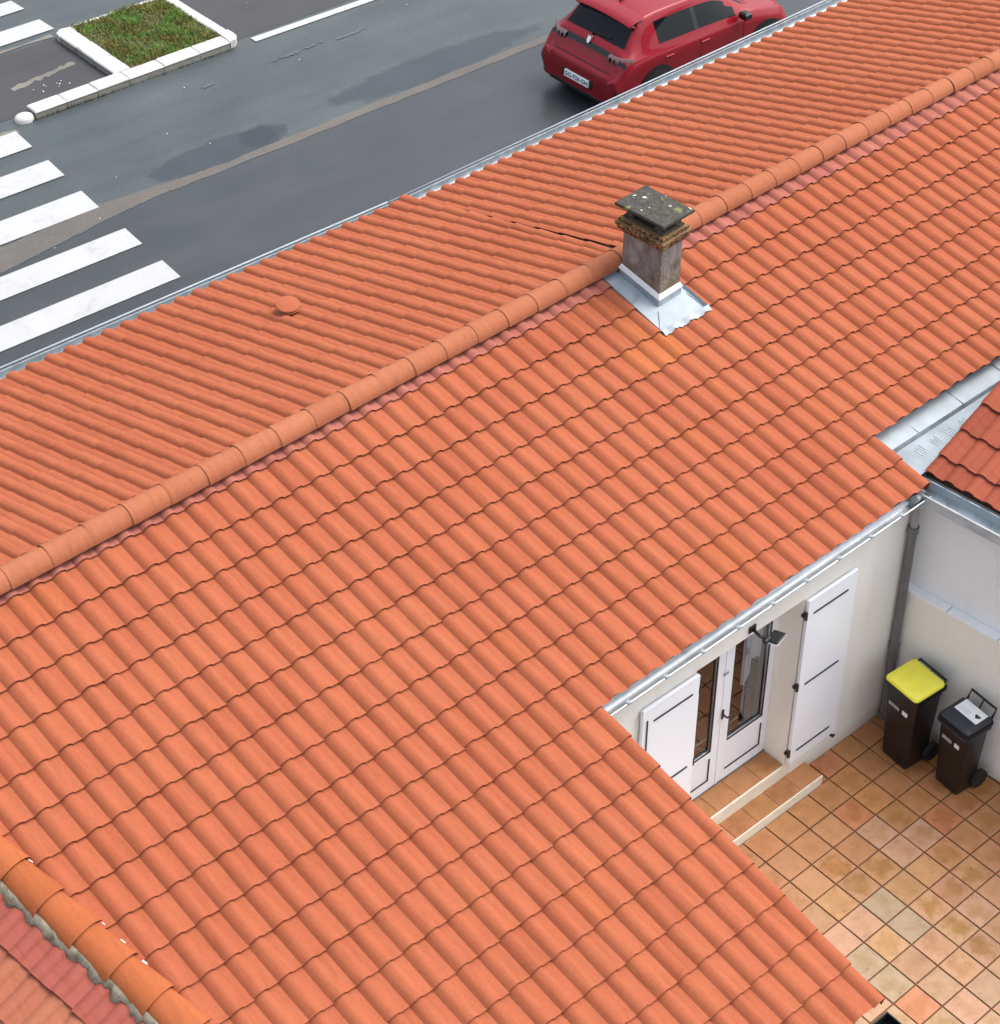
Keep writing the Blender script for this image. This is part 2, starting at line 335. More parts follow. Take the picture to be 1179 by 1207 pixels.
def tile_mesh(name, mats, **k):
    v, f = tile_geo(0, CL+LAP, **k); me = bpy.data.meshes.new(name); me.from_pydata([tuple(c*S for c in q) for q in v], [], f)
    me.polygons.foreach_set('use_smooth', [True]*len(f)); me.set_sharp_from_angle(angle=R_(38))
    me.materials.append(mats); me.update(); return me
class Slope:
    """plane with origin O, U across, D down-slope; both unit; tile grid (m,n)"""
    def __init__(s, O, U, D, W_=W, C_=CL): s.O = Vector(O); s.U = Vector(U).normalized(); s.D = Vector(D).normalized(); s.W = W_; s.C = C_; s.N = s.U.cross(-s.D).normalized()
    def at(s, m, n, h=0): return s.O+s.U*(m*s.W)+s.D*(n*s.C)+s.N*h
    def mat(s, m, n, flip=False):
        p = s.at(m, n)
        U_ = -s.U if flip else s.U
        return Matrix(((U_.x, -s.D.x, s.N.x, p.x*S), (U_.y, -s.D.y, s.N.y, p.y*S), (U_.z, -s.D.z, s.N.z, p.z*S), (0, 0, 0, 1)))
    def inv(s, p):
        q = Vector(p)-s.O; A = np.array([list(s.U*s.W), list(s.D*s.C), list(s.N)]).T; r = np.linalg.solve(A, np.array(q)); return r[0], r[1]
def jit(Mx):
    return Mx @ Matrix.Translation((random.gauss(0, .0014), random.gauss(0, .0034), random.uniform(0, .0026))) @ Matrix.Rotation(random.gauss(0, .0035), 4, 'Z') @ Matrix.Rotation(random.gauss(0, .004), 4, 'X')
def clip_keep(bm, co, no):
    """removes what lies on the side the normal points to (metres)"""
    g = bm.verts[:]+bm.edges[:]+bm.faces[:]; bmesh.ops.bisect_plane(bm, geom=g, dist=1e-6, plane_co=co, plane_no=no, clear_outer=True)

# ================================================================== GROUND, STREET
ZR = -.5                                   # street level
def sheet(name, poly, z, mat, label=None):
    o = obj(name, [(x/S, y/S, z) for x, y in poly], [tuple(range(len(poly)))], mat); tag(o, kind='structure'); return o
def rect(x0, x1, y0, y1): return [(x0, y0), (x1, y0), (x1, y1), (x0, y1)]
DZ = .004/S
sheet('ground', rect(-150, 150, -150, 150), ZR-.04, M['road_park'])
sheet('road', rect(-60, 60, 7.6, 26), ZR, M['road'])
sheet('near_lane', [(-60, 7.62), (60, 7.62), (60, 13.36), (6, 13.35), (1, 13.42), (-.3, 13.40), (-2, 13.1), (-60, 13.1)], ZR+DZ, M['road_dark'])
def ragged(pts, w_, n=60, amp=.009, seed=1):
    rnd = random.Random(seed); top = []; bot = []
    for i in range(n+1):
        t = i/n*(len(pts)-1); k = min(int(t), len(pts)-2); q = t-k
        x = pts[k][0]*(1-q)+pts[k+1][0]*q; y = pts[k][1]*(1-q)+pts[k+1][1]*q; ww = (w_[k]*(1-q)+w_[k+1]*q)/2
        top.append((x, y+ww+rnd.gauss(0, amp))); bot.append((x, y-ww+rnd.gauss(0, amp)))
    return bot+top[::-1]
sheet('seam', ragged([(-4, 13.1), (-1.4, 13.24), (.2, 13.42), (1.0, 13.40), (2, 13.35), (8.4, 13.35), (20, 13.35)], [.50, .50, .42, .24, .17, .17, .17], 160), ZR+2*DZ, M['seam'])
def blob(cx, cy, rx, ry, seed, n=56, flat=None):
    rnd = random.Random(seed); ph = [rnd.uniform(0, 6.28) for _ in range(5)]; out = []
    for i in range(n):
        t = 2*math.pi*i/n; r = 1+sum(.07/(k+1)*math.sin((k+2)*t+ph[k]) for k in range(5)); y = cy+ry*r*math.sin(t)
        if flat is not None: y = max(y, flat)
        out.append((cx+rx*r*math.cos(t), y))
    return out
sheet('parking_surface', [(-60, 16.36), (.6, 16.42), (4.6, 16.36), (60, 16.30), (60, 19.9), (4.4, 19.9), (4.4, 18.2), (-60, 18.25)], ZR+DZ, M['road_park'])
sheet('tar_line', ragged([(-30, 18.36), (2.4, 18.30)], [.12, .09], 70, .03, 9), ZR+2*DZ, M['kerbline'])
sheet('tar_line', ragged([(1.05, 17.15), (2.2, 17.32)], [.12, .08], 20, .02, 4), ZR+2*DZ, M['kerbline'])
sheet('tar_line', ragged([(-3, 16.15), (.5, 16.05)], [.16, .12], 20, .02, 4), ZR+2*DZ, M['kerbline'])
rnd = random.Random(4)
for x0, x1, y in ((3.2, 3.45, 15.42), (4.5, 5.05, 15.44), (5.1, 5.5, 15.46), (5.7, 6.3, 15.40)):
    sheet('crack', ragged([(x0, y), (x1, y+.03)], [.03, .05], 14, .018, int(x0*10)), ZR+2*DZ, M['stain'])
# crossing stripes: far edge y, near edge y, right end x (far, near)
for i, (yf, yn, xf, xn) in enumerate([(16.05, 15.52, .47, .43), (15.06, 14.56, .41, .37), (14.06, 13.54, .33, .29), (12.87, 12.40, .27, .24), (11.90, 11.42, .22, .19)]):
    o = obj('crossing_stripe', [(-4.2/S, yn/S+.2, 0), (xn/S, yn/S, 0), (xf/S, yf/S, 0), (-4.2/S, yf/S+.2, 0)], [(0, 1, 2, 3)], M['white_paint']); o.location.z = (ZR+3*DZ)*S
    tag(o, kind='structure')
for y0, y1, x in ((18.46, 18.88, 2.54), (19.34, 19.72, 2.53)):
    o = obj('crossing_stripe', [(-2/S, y0/S, ZR+3*DZ), (x/S, y0/S, ZR+3*DZ), (x/S-.05, y1/S, ZR+3*DZ), (-2/S, y1/S+.1, ZR+3*DZ)], [(0, 1, 2, 3)], M['white_paint']); tag(o, kind='structure')
sheet('parking_line', [(4.70, 16.13), (16, 15.95), (16, 16.08), (4.70, 16.28)], ZR+3*DZ, M['white_paint'])
# small litter on the road
mb = MB(); rnd = random.Random(12)
for _ in range(13):
    x, y = rnd.uniform(-1, 7.5)/S, rnd.uniform(11.2, 17.9)/S; r = rnd.uniform(.015, .035)
    mb.prism([(x+r*math.cos(t+r*40)*rnd.uniform(.6, 1.2), y+r*math.sin(t+r*40)) for t in (0, 1.3, 2.5, 3.8, 5.1)], ZR+DZ, ZR+.035)
for _ in range(9):
    x, y = rnd.uniform(1.0, 1.9)/S, rnd.uniform(16.75, 17.05)/S; r = rnd.uniform(.02, .05)
    mb.prism([(x+r*math.cos(t)*rnd.uniform(.5, 1.2), y+r*math.sin(t)) for t in (0, 1.3, 2.5, 3.8, 5.1)], ZR+DZ, ZR+.04)
o = mb.make('litter', M['coping']); tag(o, 'pale crumbs of grit scattered over the street asphalt', 'litter', kind='stuff')

# ------------------------------------------------------------------ traffic island
isl = empty('traffic_island', (3.4/S, 17.3/S, ZR), 'white painted kerb frame around a square of grass at the crossing', 'traffic island')
KH = ZR+.42
def kerbstone(x0, x1, y0, y1, name='kerbstone'):
    mb = MB(); j = lambda a_=.02: random.uniform(-a_, a_)
    mb.box(x0/S+.008, x1/S-.008, y0/S, y1/S, KH-.16, KH+j(.02), bev=.06)
    mb.box(x0/S+.02, x1/S-.02, y0/S+.03, y1/S-.03, ZR-.02, KH-.17, mi=1)
    return mb.make(name, None, isl, mats=[M['kerb_paint'], M['kerb_base']])
xs = [.88, 1.40, 1.92, 2.46, 3.08, 3.72, 4.28]
for i in range(len(xs)-1): kerbstone(xs[i], xs[i+1], 16.17+.004*i, 16.44+.004*i)
for y0, y1 in ((16.47, 17.0), (17.0, 17.55), (17.55, 18.0)): kerbstone(2.37, 2.67, y0+.01, y1)
for y0, y1 in ((16.56, 17.1), (17.1, 17.7), (17.7, 18.3)): kerbstone(4.29, 4.47, y0, y1)
for x0, x1 in ((2.68, 3.2), (3.2, 3.8), (3.8, 4.28)):
    mb = MB(); mb.box(x0/S, x1/S-.03, 18.17/S, 18.24/S, ZR-.02, KH-.1, bev=.03); mb.make('kerbstone', M['kerb_paint'], isl)
def dome(cx, cy, r, name):
    P = []
    for i in range(7):
        a_ = i/6*math.pi/2; P.append([(cx/S+r*math.cos(a_)*math.cos(t), cy/S+r*.86*math.cos(a_)*math.sin(t), ZR-.02+.36*math.sin(a_)**.6) for t in (2*math.pi*j/16 for j in range(17))])
    mb = MB(); mb.grid(P); return mb.make(name, M['kerb_paint'], isl, smooth=True)
dome(.74, 16.27, .50, 'end_stone'); 
mb = MB(); mb.prism([(4.28/S, 16.19/S), (4.38/S, 16.21/S), (4.46/S, 16.29/S), (4.48/S, 16.40/S), (4.475/S, 16.55/S), (4.29/S, 16.55/S)], ZR-.02, KH); mb.make('corner_stone', M['kerb_paint'], isl)
mb = MB(); mb.prism([(2.37/S, 18.0/S), (2.67/S, 18.0/S), (2.70/S, 18.16/S), (2.5/S, 18.2/S), (2.39/S, 18.12/S)], ZR-.02, KH-.03); mb.make('corner_stone', M['kerb_paint'], isl)
mb = MB(); mb.prism([(2.68/S, 16.47/S), (4.28/S, 16.47/S), (4.28/S, 18.17/S), (2.68/S, 18.17/S)], ZR-.02, KH-.12); mb.make('soil_bed', M['soil'], isl)
rnd = random.Random(3); v = []; f = []
for _ in range(15000):
    x, y = rnd.uniform(2.66, 4.30)/S, rnd.uniform(16.45, 18.20)/S
    hf = .6+.5*math.sin(x*1.9+.7*math.sin(y*2.1))*math.sin(y*1.4+1)
    if rnd.random() > .35+hf: continue
    h = rnd.uniform(.10, .26)*(.55+.6*hf); a_ = rnd.uniform(0, 6.28); lx, ly = rnd.gauss(0, .09), rnd.gauss(0, .09); wd = rnd.uniform(.012, .028); z0 = KH-.14; b = len(v)
    dx, dy = math.cos(a_)*wd, math.sin(a_)*wd
    v += [(x-dx, y-dy, z0), (x+dx, y+dy, z0), (x+lx*.5+dx*.8, y+ly*.5+dy*.8, z0+h*.6), (x+lx*.5-dx*.8, y+ly*.5-dy*.8, z0+h*.6), (x+lx*1.3, y+ly*1.3, z0+h)]
    f += [(b, b+1, b+2, b+3), (b+3, b+2, b+4)]
o = obj('grass', v, f, M['grass']); tag(o, 'short green grass with brown patches filling the white kerb square', 'grass', kind='stuff')
mb = MB(); rnd = random.Random(6); v = []; f = []
for _ in range(260):
    x = rnd.choice([rnd.uniform(.8, 4.3), rnd.uniform(.8, 2.3)])/S; y = (16.155+rnd.uniform(-.012, .01))/S; h = rnd.uniform(.05, .3)*rnd.random(); b = len(v); l = rnd.gauss(0, .04)
    v += [(x-.015, y, ZR), (x+.015, y, ZR), (x+l, y-.05, ZR+.08+h)]; f += [(b, b+1, b+2)]
o = obj('weeds', v, f, M['soil']); tag(o, 'thin dark weeds along the foot of the white kerb', 'weeds', kind='stuff')

# ================================================================== PATIO
pat = MB(); pat.prism([(-11.5, -14), (6, -14), (4.6, .86), (-11.5, .86)], -.5, -.05)
patio = pat.make('patio', M['grout']); tag(patio, kind='structure')
me = None
def ptile_mesh(w_, d_, name):
    mb = MB(); mb.box(-w_/2, w_/2, -d_/2, d_/2, -.05, .0, bev=.012); m_ = bpy.data.meshes.new(name); m_.from_pydata([tuple(c*S for c in q) for q in mb.v], [], mb.f); m_.materials.append(M['patio']); return m_
PT = ptile_mesh(.955, .955, 'floor_tile')
stained = {(-3, 2): 1, (-3, 3): .9, (-2, 3): .8, (-2, 5): 1, (-2, 6): 1, (-2, 7): 1, (-2, 4): .4, (-1, 5): .8, (0, 4): .7, (0, 5): .8, (-5, 5): .5, (-5, 6): .45, (1, 4): .3, (3, 3): .4, (2, 2): .3, (3, 4): .5, (1, 6): .6, (-3, 6): .35, (-4, 7): .3, (2, 5): .5, (1, 7): .5, (-1, 8): .6, (-1, 9): .6}
redt = {(1, 3), (-1, 1), (0, -1), (-5, 7), (2, 5)}; pinkt = {(0, 3), (-1, 3), (-1, 2), (-1, 6), (-4, 4), (-5, 4), (-4, 8), (-3, 2+7)}; greyt = {(-3, 5), (-3, 4), (-5, 5), (-5, 6)}
rnd = random.Random(21)
def patio_tile(a_, b_, x, y, z, parent, mesh=None):
    o = bpy.data.objects.new('floor_tile', mesh or PT); o.parent = parent
    o.location = Vector((x, y, z+rnd.uniform(-.004, .004)))*S-wloc(parent); o.rotation_euler = (rnd.gauss(0, .003), rnd.gauss(0, .003), rnd.gauss(0, .0035)); link(o)
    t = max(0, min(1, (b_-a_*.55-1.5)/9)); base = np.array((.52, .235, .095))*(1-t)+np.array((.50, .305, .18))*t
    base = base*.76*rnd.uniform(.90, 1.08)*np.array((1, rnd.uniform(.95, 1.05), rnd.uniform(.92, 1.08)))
    if (a_, b_) in redt: base = np.array((.42, .165, .075))
    if (a_, b_) in pinkt: base = np.array((.42, .235, .145))
    if (a_, b_) in greyt: base = np.array((.33, .235, .15))
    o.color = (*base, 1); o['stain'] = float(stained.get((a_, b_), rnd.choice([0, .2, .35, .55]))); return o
PTr = {}
for b_ in range(-1, 13):
    for a_ in range(-11, 5):
        d_ = 1.0
        y0, y1 = -b_-1+.0225, -b_-.0225
        if b_ == -1: y0, y1 = .0225, .835
        if b_ == -1 and a_ < -1: continue
        x0, x1 = a_+.0225, a_+.9775
        if b_ == -1 and a_ == -1: x0 = -.36
        xr = 3.66+.1*(.8-(y0+y1)/2)-.03
        if x0 > xr-.1: continue
        x1 = min(x1, xr)
        if not seen(((x0+x1)/2, (y0+y1)/2, 0), 60): continue
        if abs(x1-x0-.955) > .01 or b_ == -1: ms = ptile_mesh(x1-x0, y1-y0, 'floor_tile_cut')
        else: ms = None
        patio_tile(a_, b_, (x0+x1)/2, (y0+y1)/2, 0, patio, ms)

# ================================================================== HOUSE
house = empty('house', (0, 3, 0), 'cream rendered house with long orange tiled roof and glazed double doors onto the patio', 'house')
YW = .85                                   # courtyard face of the wall
XL, XR_, ZT = -5.85, -1.30, 8.06           # door opening
SILL = .90
mb = MB()
mb.box(-10.2, XL, YW, YW+1.5, -.4, 9.62); mb.box(XR_, 4.2, YW, YW+1.5, -.4, 9.62); mb.box(XL, XR_, YW, YW+1.5, ZT, 9.62)
mb.make('wall', M['render'], house)
mb = MB(); mb.box(-10.95, -10.4, -9.0, YW+1.5, -.4, 6.8); mb.prism([(-25.5, -9.3), (-10.9, -9.3), (-10.9, -9.0), (-25.5, -9.0)], -.4, 6.5); mb.make('wall', M['render'], house)
mb = MB(); mb.box(-34, 30, 22.6, 23.2, ZR, 8.6); mb.box(26, 26.6, 1, 22.6, ZR, 9); mb.make('wall', M['render'], house)
# eaves board below the tiles
mb = MB(); mb.box(-10.0, 3.85, .66, YW+.0-.005, 9.50, 9.60); mb.make('soffit', M['white'], house)
# step and tread into the doorway
stp = MB(); stp.box(-9, -.34, 0, YW-.003, -.04, .375); stp.box(-9, -.34, -.012, .03, .10, .40); stp.make('step', M['cream_p'], house)
stp = MB(); stp.box(-5.84, -1.31, YW-.02, 3.2, .3, .84); stp.box(-5.84, -1.02, YW-.03, YW+.03, .40, .87); sp = stp.make('step', M['cream_p'], house)
PS = ptile_mesh(.97, .76, 'tread_tile'); PS2 = ptile_mesh(.97, .82, 'tread_tile_upper')
for i in range(9):
    patio_tile(-i-1, -1, -.34-.49-i*.985, .035+.385, .405, sp, PS)
for i in range(5):
    o = patio_tile(-i-1, -1, -1.31-.49-i*.985, YW+.035+.43, .875, sp, PS2)
mb = MB(); mb.box(-5.84, -1.31, 1.70, 1.92, .86, .93, bev=.01); mb.make('threshold', M['grey_pvc'], house)
# french doors (two leaves)
YD = 1.74
mb = MB(); mb.box(XL+.005, XL+.15, YD, YD+.2, .93, ZT-.01); mb.box(XR_-.15, XR_-.005, YD, YD+.2, .93, ZT-.01); mb.box(XL+.15, XR_-.15, YD, YD+.2, ZT-.2, ZT-.012); mb.make('door_frame', M['white'], house)
mid = (XL+XR_)/2
for side in (-1, 1):
    x0, x1 = (XL+.16, mid-.012) if side < 0 else (mid+.012, XR_-.16)
    d = empty('door_leaf', (0, 0, 0)); d.parent = house; d.location = Vector((mid, YD, .95))*S-wloc(house)
    y0, y1 = YD-.03, YD+.14; mb = MB()
    g0, g1 = (x0+.14, x1-.33) if side < 0 else (x0+.34, x1-.14)
    mb.box(x0, g0, y0, y1, .95, ZT-.22, bev=.015); mb.box(g1, x1, y0, y1, .95, ZT-.22, bev=.015)
    mb.box(g0-.002, g1+.002, y0+.002, y1-.002, .952, 1.34); mb.box(g0-.002, g1+.002, y0+.002, y1-.002, 2.36, 2.66); mb.box(g0-.002, g1+.002, y0+.002, y1-.002, ZT-.5, ZT-.222)
    mb.make('frame', M['white'], d)
    mb = MB(); mb.box(g0+.002, g1-.002, y0+.035, y1-.05, 1.342, 2.358, bev=.02); mb.make('panel', M['white'], d)
    mb = MB(); mb.box(g0+.0, g0+.035, y0-.004, y0+.03, 2.66, ZT-.5); mb.box(g1-.05, g1, y0-.004, y0+.03, 2.66, ZT-.5); mb.box(g0+.035, g1-.05, y0-.004, y0+.03, 2.66, 2.70)
    mb.box(g1-.035, g1, y0-.005, y0+.03, 1.36, 2.34); mb.box(g0+.05, g1-.035, y0-.005, y0+.03, 1.345, 1.375); mb.make('gasket', M['black_iron'], d)
    mb = MB(); mb.add([(g0+.03, YD+.05, 2.66), (g1-.03, YD+.05, 2.66), (g1-.03, YD+.05, ZT-.5), (g0+.03, YD+.05, ZT-.5)], [(0, 1, 2, 3)]); mb.make('pane', M['glass'], d)
mb = MB(); mb.box(mid-.03, mid+.03, YD-.06, YD-.03, .97, ZT-.24, bev=.01); mb.make('meeting_stile', M['white'], house)
mb = MB(); mb.box(mid-.045, mid+.045, YD-.09, YD-.061, 3.9, 4.3, bev=.01); mb.tube([(mid, YD-.06, 4.1), (mid, YD-.26, 4.1), (mid+.30, YD-.26, 4.06)], .035, 8); mb.make('door_handle', M['black_iron'], house)
mb = MB(); mb.box(mid-.11, mid+.09, YD-.09, YD-.062, 5.8, 5.9, bev=.01); mb.make('latch', M['zinc'], house)
# room behind
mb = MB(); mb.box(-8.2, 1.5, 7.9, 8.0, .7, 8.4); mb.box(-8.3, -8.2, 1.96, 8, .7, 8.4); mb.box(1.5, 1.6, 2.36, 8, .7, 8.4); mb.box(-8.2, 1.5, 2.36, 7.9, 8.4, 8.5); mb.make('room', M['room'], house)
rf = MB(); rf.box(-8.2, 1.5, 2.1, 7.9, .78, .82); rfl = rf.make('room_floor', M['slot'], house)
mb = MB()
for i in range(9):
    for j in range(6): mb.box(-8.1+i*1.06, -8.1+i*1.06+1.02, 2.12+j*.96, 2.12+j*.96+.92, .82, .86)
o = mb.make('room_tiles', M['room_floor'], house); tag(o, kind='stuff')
# curtain hanging inside the right leaf
P = []
for k in range(2):
    z = 7.7 if k == 0 else 4.35
    P.append([(-2.52+.019*i, 1.98+.05*math.sin(i*.62), z+(.9*max(0, min(1, (i-14)/8))-.12*max(0, i-30)/16 if k else 0)) for i in range(46)])
mb = MB(); mb.grid(P); cu = mb.make('curtain', M['curtain'], None, smooth=True); tag(cu, 'white voile curtain gathered behind the right-hand door pane', 'curtain')
# shutters (fully open, flat against the wall)
def shutter(xh, xf, hide):
    d = empty('shutter', (0, 0, 0)); d.parent = house; d.location = Vector(((xh+xf)/2, .72, 1.1))*S-wloc(house)
    x0, x1 = min(xh, xf), max(xh, xf); mb = MB(); mb.box(x0, x1, .68, .79, 1.02, 8.06, bev=.018); mb.make('shutter_panel', M['white'], d)
    s_ = 1 if xf > xh else -1
    for z in (7.45, 4.45, 1.50):
        mb = MB(); xa, xb = xh+s_*.27, xh+s_*1.82; mb.box(min(xa, xb), max(xa, xb), .655, .679, z-.035, z+.035, bev=.008); mb.make('hinge_strap', M['black_iron'], d)
        mb = MB(); mb.tube([(xh-s_*.02, .72, z-.15), (xh-s_*.02, .72, z+.15)], .055, 8); mb.box(xh-s_*.06-.05, xh-s_*.06+.05, .75, .85, z-.05, z+.05); mb.make('hinge', M['black_iron'], d)
    return d
s1 = shutter(XR_+.02, .93, False); s2 = shutter(XL-.02, -8.12, True)
mb = MB(); mb.box(.70, .78, .60, .84, .92, 1.02, bev=.01); mb.box(.68, .80, .57, .61, .95, 1.06, bev=.01); mb.make('shutter_stop', M['black_iron'], house)
mb = MB(); mb.tube([(-7.95, .66, 1.3), (-7.95, .66, 7.62)], .022, 8); mb.make('espagnolette', M['black_iron'], s2)

# ------------------------------------------------------------------ near slope
PN = Slope((-23.1070, 6.8130, 11.5200), (.99986523, .01641683, 0), (.0159582, -.97193217, -.23471938))
hipA, hipB = Vector((-24.93, 4.8, 0)), Vector((-24.21, 1.2, 0))
hipd = (hipB-hipA).normalized()
def hip_x(y): return hipA.x+(hipA.y-y)/(hipA.y-hipB.y)*(hipB.x-hipA.x)
FL = (34.62, 37.66, -5.0, -1.99)           # chimney flashing in (m, n)
slopeN = empty('roof_slope', (0, 0, 0)); slopeN.parent = house; slopeN.location = Vector((-8, 4, 10))*S-wloc(house); tag(slopeN)
slopeF = empty('roof_slope', (0, 0, 0)); slopeF.parent = house; slopeF.location = Vector((-8, 18, 10))*S-wloc(house)
ODD = {(33, -2), (33, -1), (34, -1), (32, -1)}; TMO = tile_mesh('roof_tile_orange', terracotta('orange_clay', (.40, .112, .036), (.42, .122, .040), (.44, .13, .044)))
TM = tile_mesh('roof_tile', M['tile']); TMV = tile_mesh('verge_tile', M['tile'], verge=True)
items = []                                  # (area, m, n, kind)
for n in range(-4, 16):
    for m in range(-14, 74):
        verge = False
        if n > 6 and m > 18: continue
        if n > 6 and m == 18: verge = True
        if n in (5, 6):
            if m > 38: continue
            verge = (m == 38)
        p = PN.at(m+.5, n-.5)
        if p.x < hip_x(p.y)-.55 or not seen(p, 45): continue
        if n > 1 and p.y < -11: pass
        x, y, d = px(p); items.append((1/d**2*(0 if n == -4 else 1), m, n, verge, p))
items.sort(key=lambda t: -t[0]); indiv = 0
VB = MB(); PROFF = [(0, .0), (.035, .03), (.10, .08), (.19, .106), (.30, .124), (.42, .124), (.52, .098), (.58, .058), (.615, .022), (.64, .006), (.67, .012), (.70, .022), (.90, .018), (1.04, -.004)]
tileV, tileF = tile_geo(0, CL+LAP); closV, closF = tile_geo(0, .86)
tileVv, tileFv = tile_geo(0, CL+LAP, verge=True)
stuffN = MB(); clos = MB()
def cut_copy(me_src, Mw, planes, name, parent, matlist=None):
    bm = bmesh.new(); bm.from_mesh(me_src); bm.transform(Mw)
    for co, no in planes: clip_keep(bm, co, no)
    if not bm.faces: bm.free(); return None
    me_ = bpy.data.meshes.new(name); off = wloc(parent); bm.transform(Matrix.Translation(-off)); bm.to_mesh(me_); bm.free()
    me_.materials.append((matlist or me_src.materials)[0]); o_ = bpy.data.objects.new(name, me_); o_.parent = parent; return link(o_)
fixv = lambda q, Mw: tuple((Mw @ (Vector(q)*S))/S)
for area, m, n, verge, p in items:
    Mw = jit(PN.mat(m, n))
    if n == -4:
        if FL[0] < m < FL[1]-.4: continue
        Mw = PN.mat(m, n); v_, f_ = closV, closF
        if m == 34: v_, f_ = tile_geo(0, .86, prof=[q for q in PROF if q[0] < .63])
        clos.add([fixv(q, Mw) for q in v_], f_); continue
        v_, f_ = closV, closF; clos.add([fixv(q, Mw) for q in v_], f_); continue
    src = TMV if verge else (TMO if (m, n) in ODD else TM)
    # chimney flashing: cut the tiles round it
    m0, m1, n0, n1 = FL
    if m+1 > m0 and m < m1 and n > n0 and n-1 < n1:
        U_, D_ = PN.U, PN.D; cL, cR, cB = PN.at(m0, 0)*S, PN.at(m1, 0)*S, PN.at(0, n1)*S
        if m < m0: cut_copy(src, Mw, [(cL, U_)], 'roof_tile', slopeN)
        if m+1 > m1: cut_copy(src, Mw, [(cR, -U_)], 'roof_tile', slopeN)
        if n > n1: cut_copy(src, Mw, [(cL, -U_), (cR, U_), (cB, -D_)], 'roof_tile', slopeN)
        indiv += 1; continue
    if p.x < hip_x(p.y)+.9:
        c0 = Vector((hip_x(0)*S, 0, 0)); no = Vector((hipd.y, -hipd.x, 0))
        cut_copy(src, Mw, [(c0, no)], 'roof_tile', slopeN); indiv += 1; continue
    if indiv < 290 or (m, n) in ODD:
        o = bpy.data.objects.new('verge_tile' if verge else 'roof_tile', src); o.parent = slopeN; o.matrix_local = Matrix.Translation(-wloc(slopeN)) @ Mw; link(o); indiv += 1
    else:
        v_, f_ = (tileVv, tileFv) if verge else (tileV, tileF); stuffN.add([fixv(q, Mw) for q in v_], f_)
o = stuffN.make('roof_tiles', M['tile_s'], slopeN, smooth=True, sharp=38); tag(o, kind='stuff')
o = clos.make('ridge_seal', M['closoir'], slopeN, smooth=True, sharp=38); tag(o, kind='stuff')
# boarding under the tiles
def deck(S_, ms, ns, z, name, parent, mat):
    P = [S_.at(ms[i], ns[i], z) for i in range(len(ms))]; q = [S_.at(ms[i], ns[i], z-.25) for i in range(len(ms))]; k = len(P)
    o_ = obj(name, P+q, [tuple(range(k)), tuple(range(k, 2*k))[::-1]]+[(i, (i+1) % k, k+(i+1) % k, k+i) for i in range(k)], mat, parent); return fix_normals(o_)
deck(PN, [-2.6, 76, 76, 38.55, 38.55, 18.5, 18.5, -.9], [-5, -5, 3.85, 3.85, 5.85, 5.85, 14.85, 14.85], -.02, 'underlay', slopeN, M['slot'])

# ------------------------------------------------------------------ far slope (grid skewed a little to the ridge)
ar = .0297; Rd = Vector((math.cos(ar), math.sin(ar), 0)); R0 = Vector((0, 12.73, 12.85))
q_, a_ = R_(13.6), R_(-5.7)
DF = Vector((math.sin(a_)*math.cos(q_), math.cos(a_)*math.cos(q_), -math.sin(q_)))
k_ = abs(Rd.x*math.cos(a_)-Rd.y*math.sin(a_)); WF = W/k_
PF = Slope(R0, Rd, DF, WF, CL); PF.N = Vector(Rd).cross(DF).normalized()
stuffF = MB(); xq = CL
def far_mat(u, n, h=0):
    # tile turned round: its left flange on the +X side
    p = PF.O+Rd*(u*WF)+DF*(n*CL)+PF.N*h
    return Matrix(((-Rd.x*WF/W, -DF.x, PF.N.x, p.x*S), (-Rd.y*WF/W, -DF.y, PF.N.y, p.y*S), (-Rd.z, -DF.z, PF.N.z, p.z*S), (0, 0, 0, 1)))
for u in range(-40, 62):
    if u == 2: continue
    left = u+.5 < 2.9
    uu = u-.02+(.55 if left else .65)
    tip0 = (10.62+(-.018*(u+19) if u > -19 else 0)) if left else 9.95
    for k in range(11):
        t = tip0/CL-k
        if t < .12: continue
        p = PF.O+Rd*((uu+.5)*WF)+DF*((t-.5)*CL)
        if not seen(p, 40): continue
        Mw = jit(far_mat(uu+1, t, .085 if left else 0)); tv, tf = tile_geo(0, min(CL+LAP, max(.2, t*CL-.12)), prof=PROFF, LIFT=.062); stuffF.add([fixv(q, Mw) for q in tv], [g[::-1] for g in tf])
# extra raised roll that ends the left field over the right one
for k in range(11):
    t = 10.33/CL-k
    if t < .15: continue
    Mw = jit(far_mat(3.34-.045*k, t, .09)); tv, tf = tile_geo(0, min(CL+LAP, t*CL-.12), prof=PROFF); stuffF.add([fixv(q, Mw) for q in tv], [g[::-1] for g in tf])
o = stuffF.make('roof_tiles', M['tile_s'], slopeF, smooth=True, sharp=38); tag(o, kind='stuff'); 
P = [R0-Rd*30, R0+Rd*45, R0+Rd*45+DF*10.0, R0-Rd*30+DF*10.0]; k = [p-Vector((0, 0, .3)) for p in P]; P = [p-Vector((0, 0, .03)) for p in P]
fix_normals(obj('underlay', P+k, [(0, 1, 2, 3), (7, 6, 5, 4), (0, 4, 5, 1), (1, 5, 6, 2), (2, 6, 7, 3), (3, 7, 4, 0)], M['slot'], slopeF))

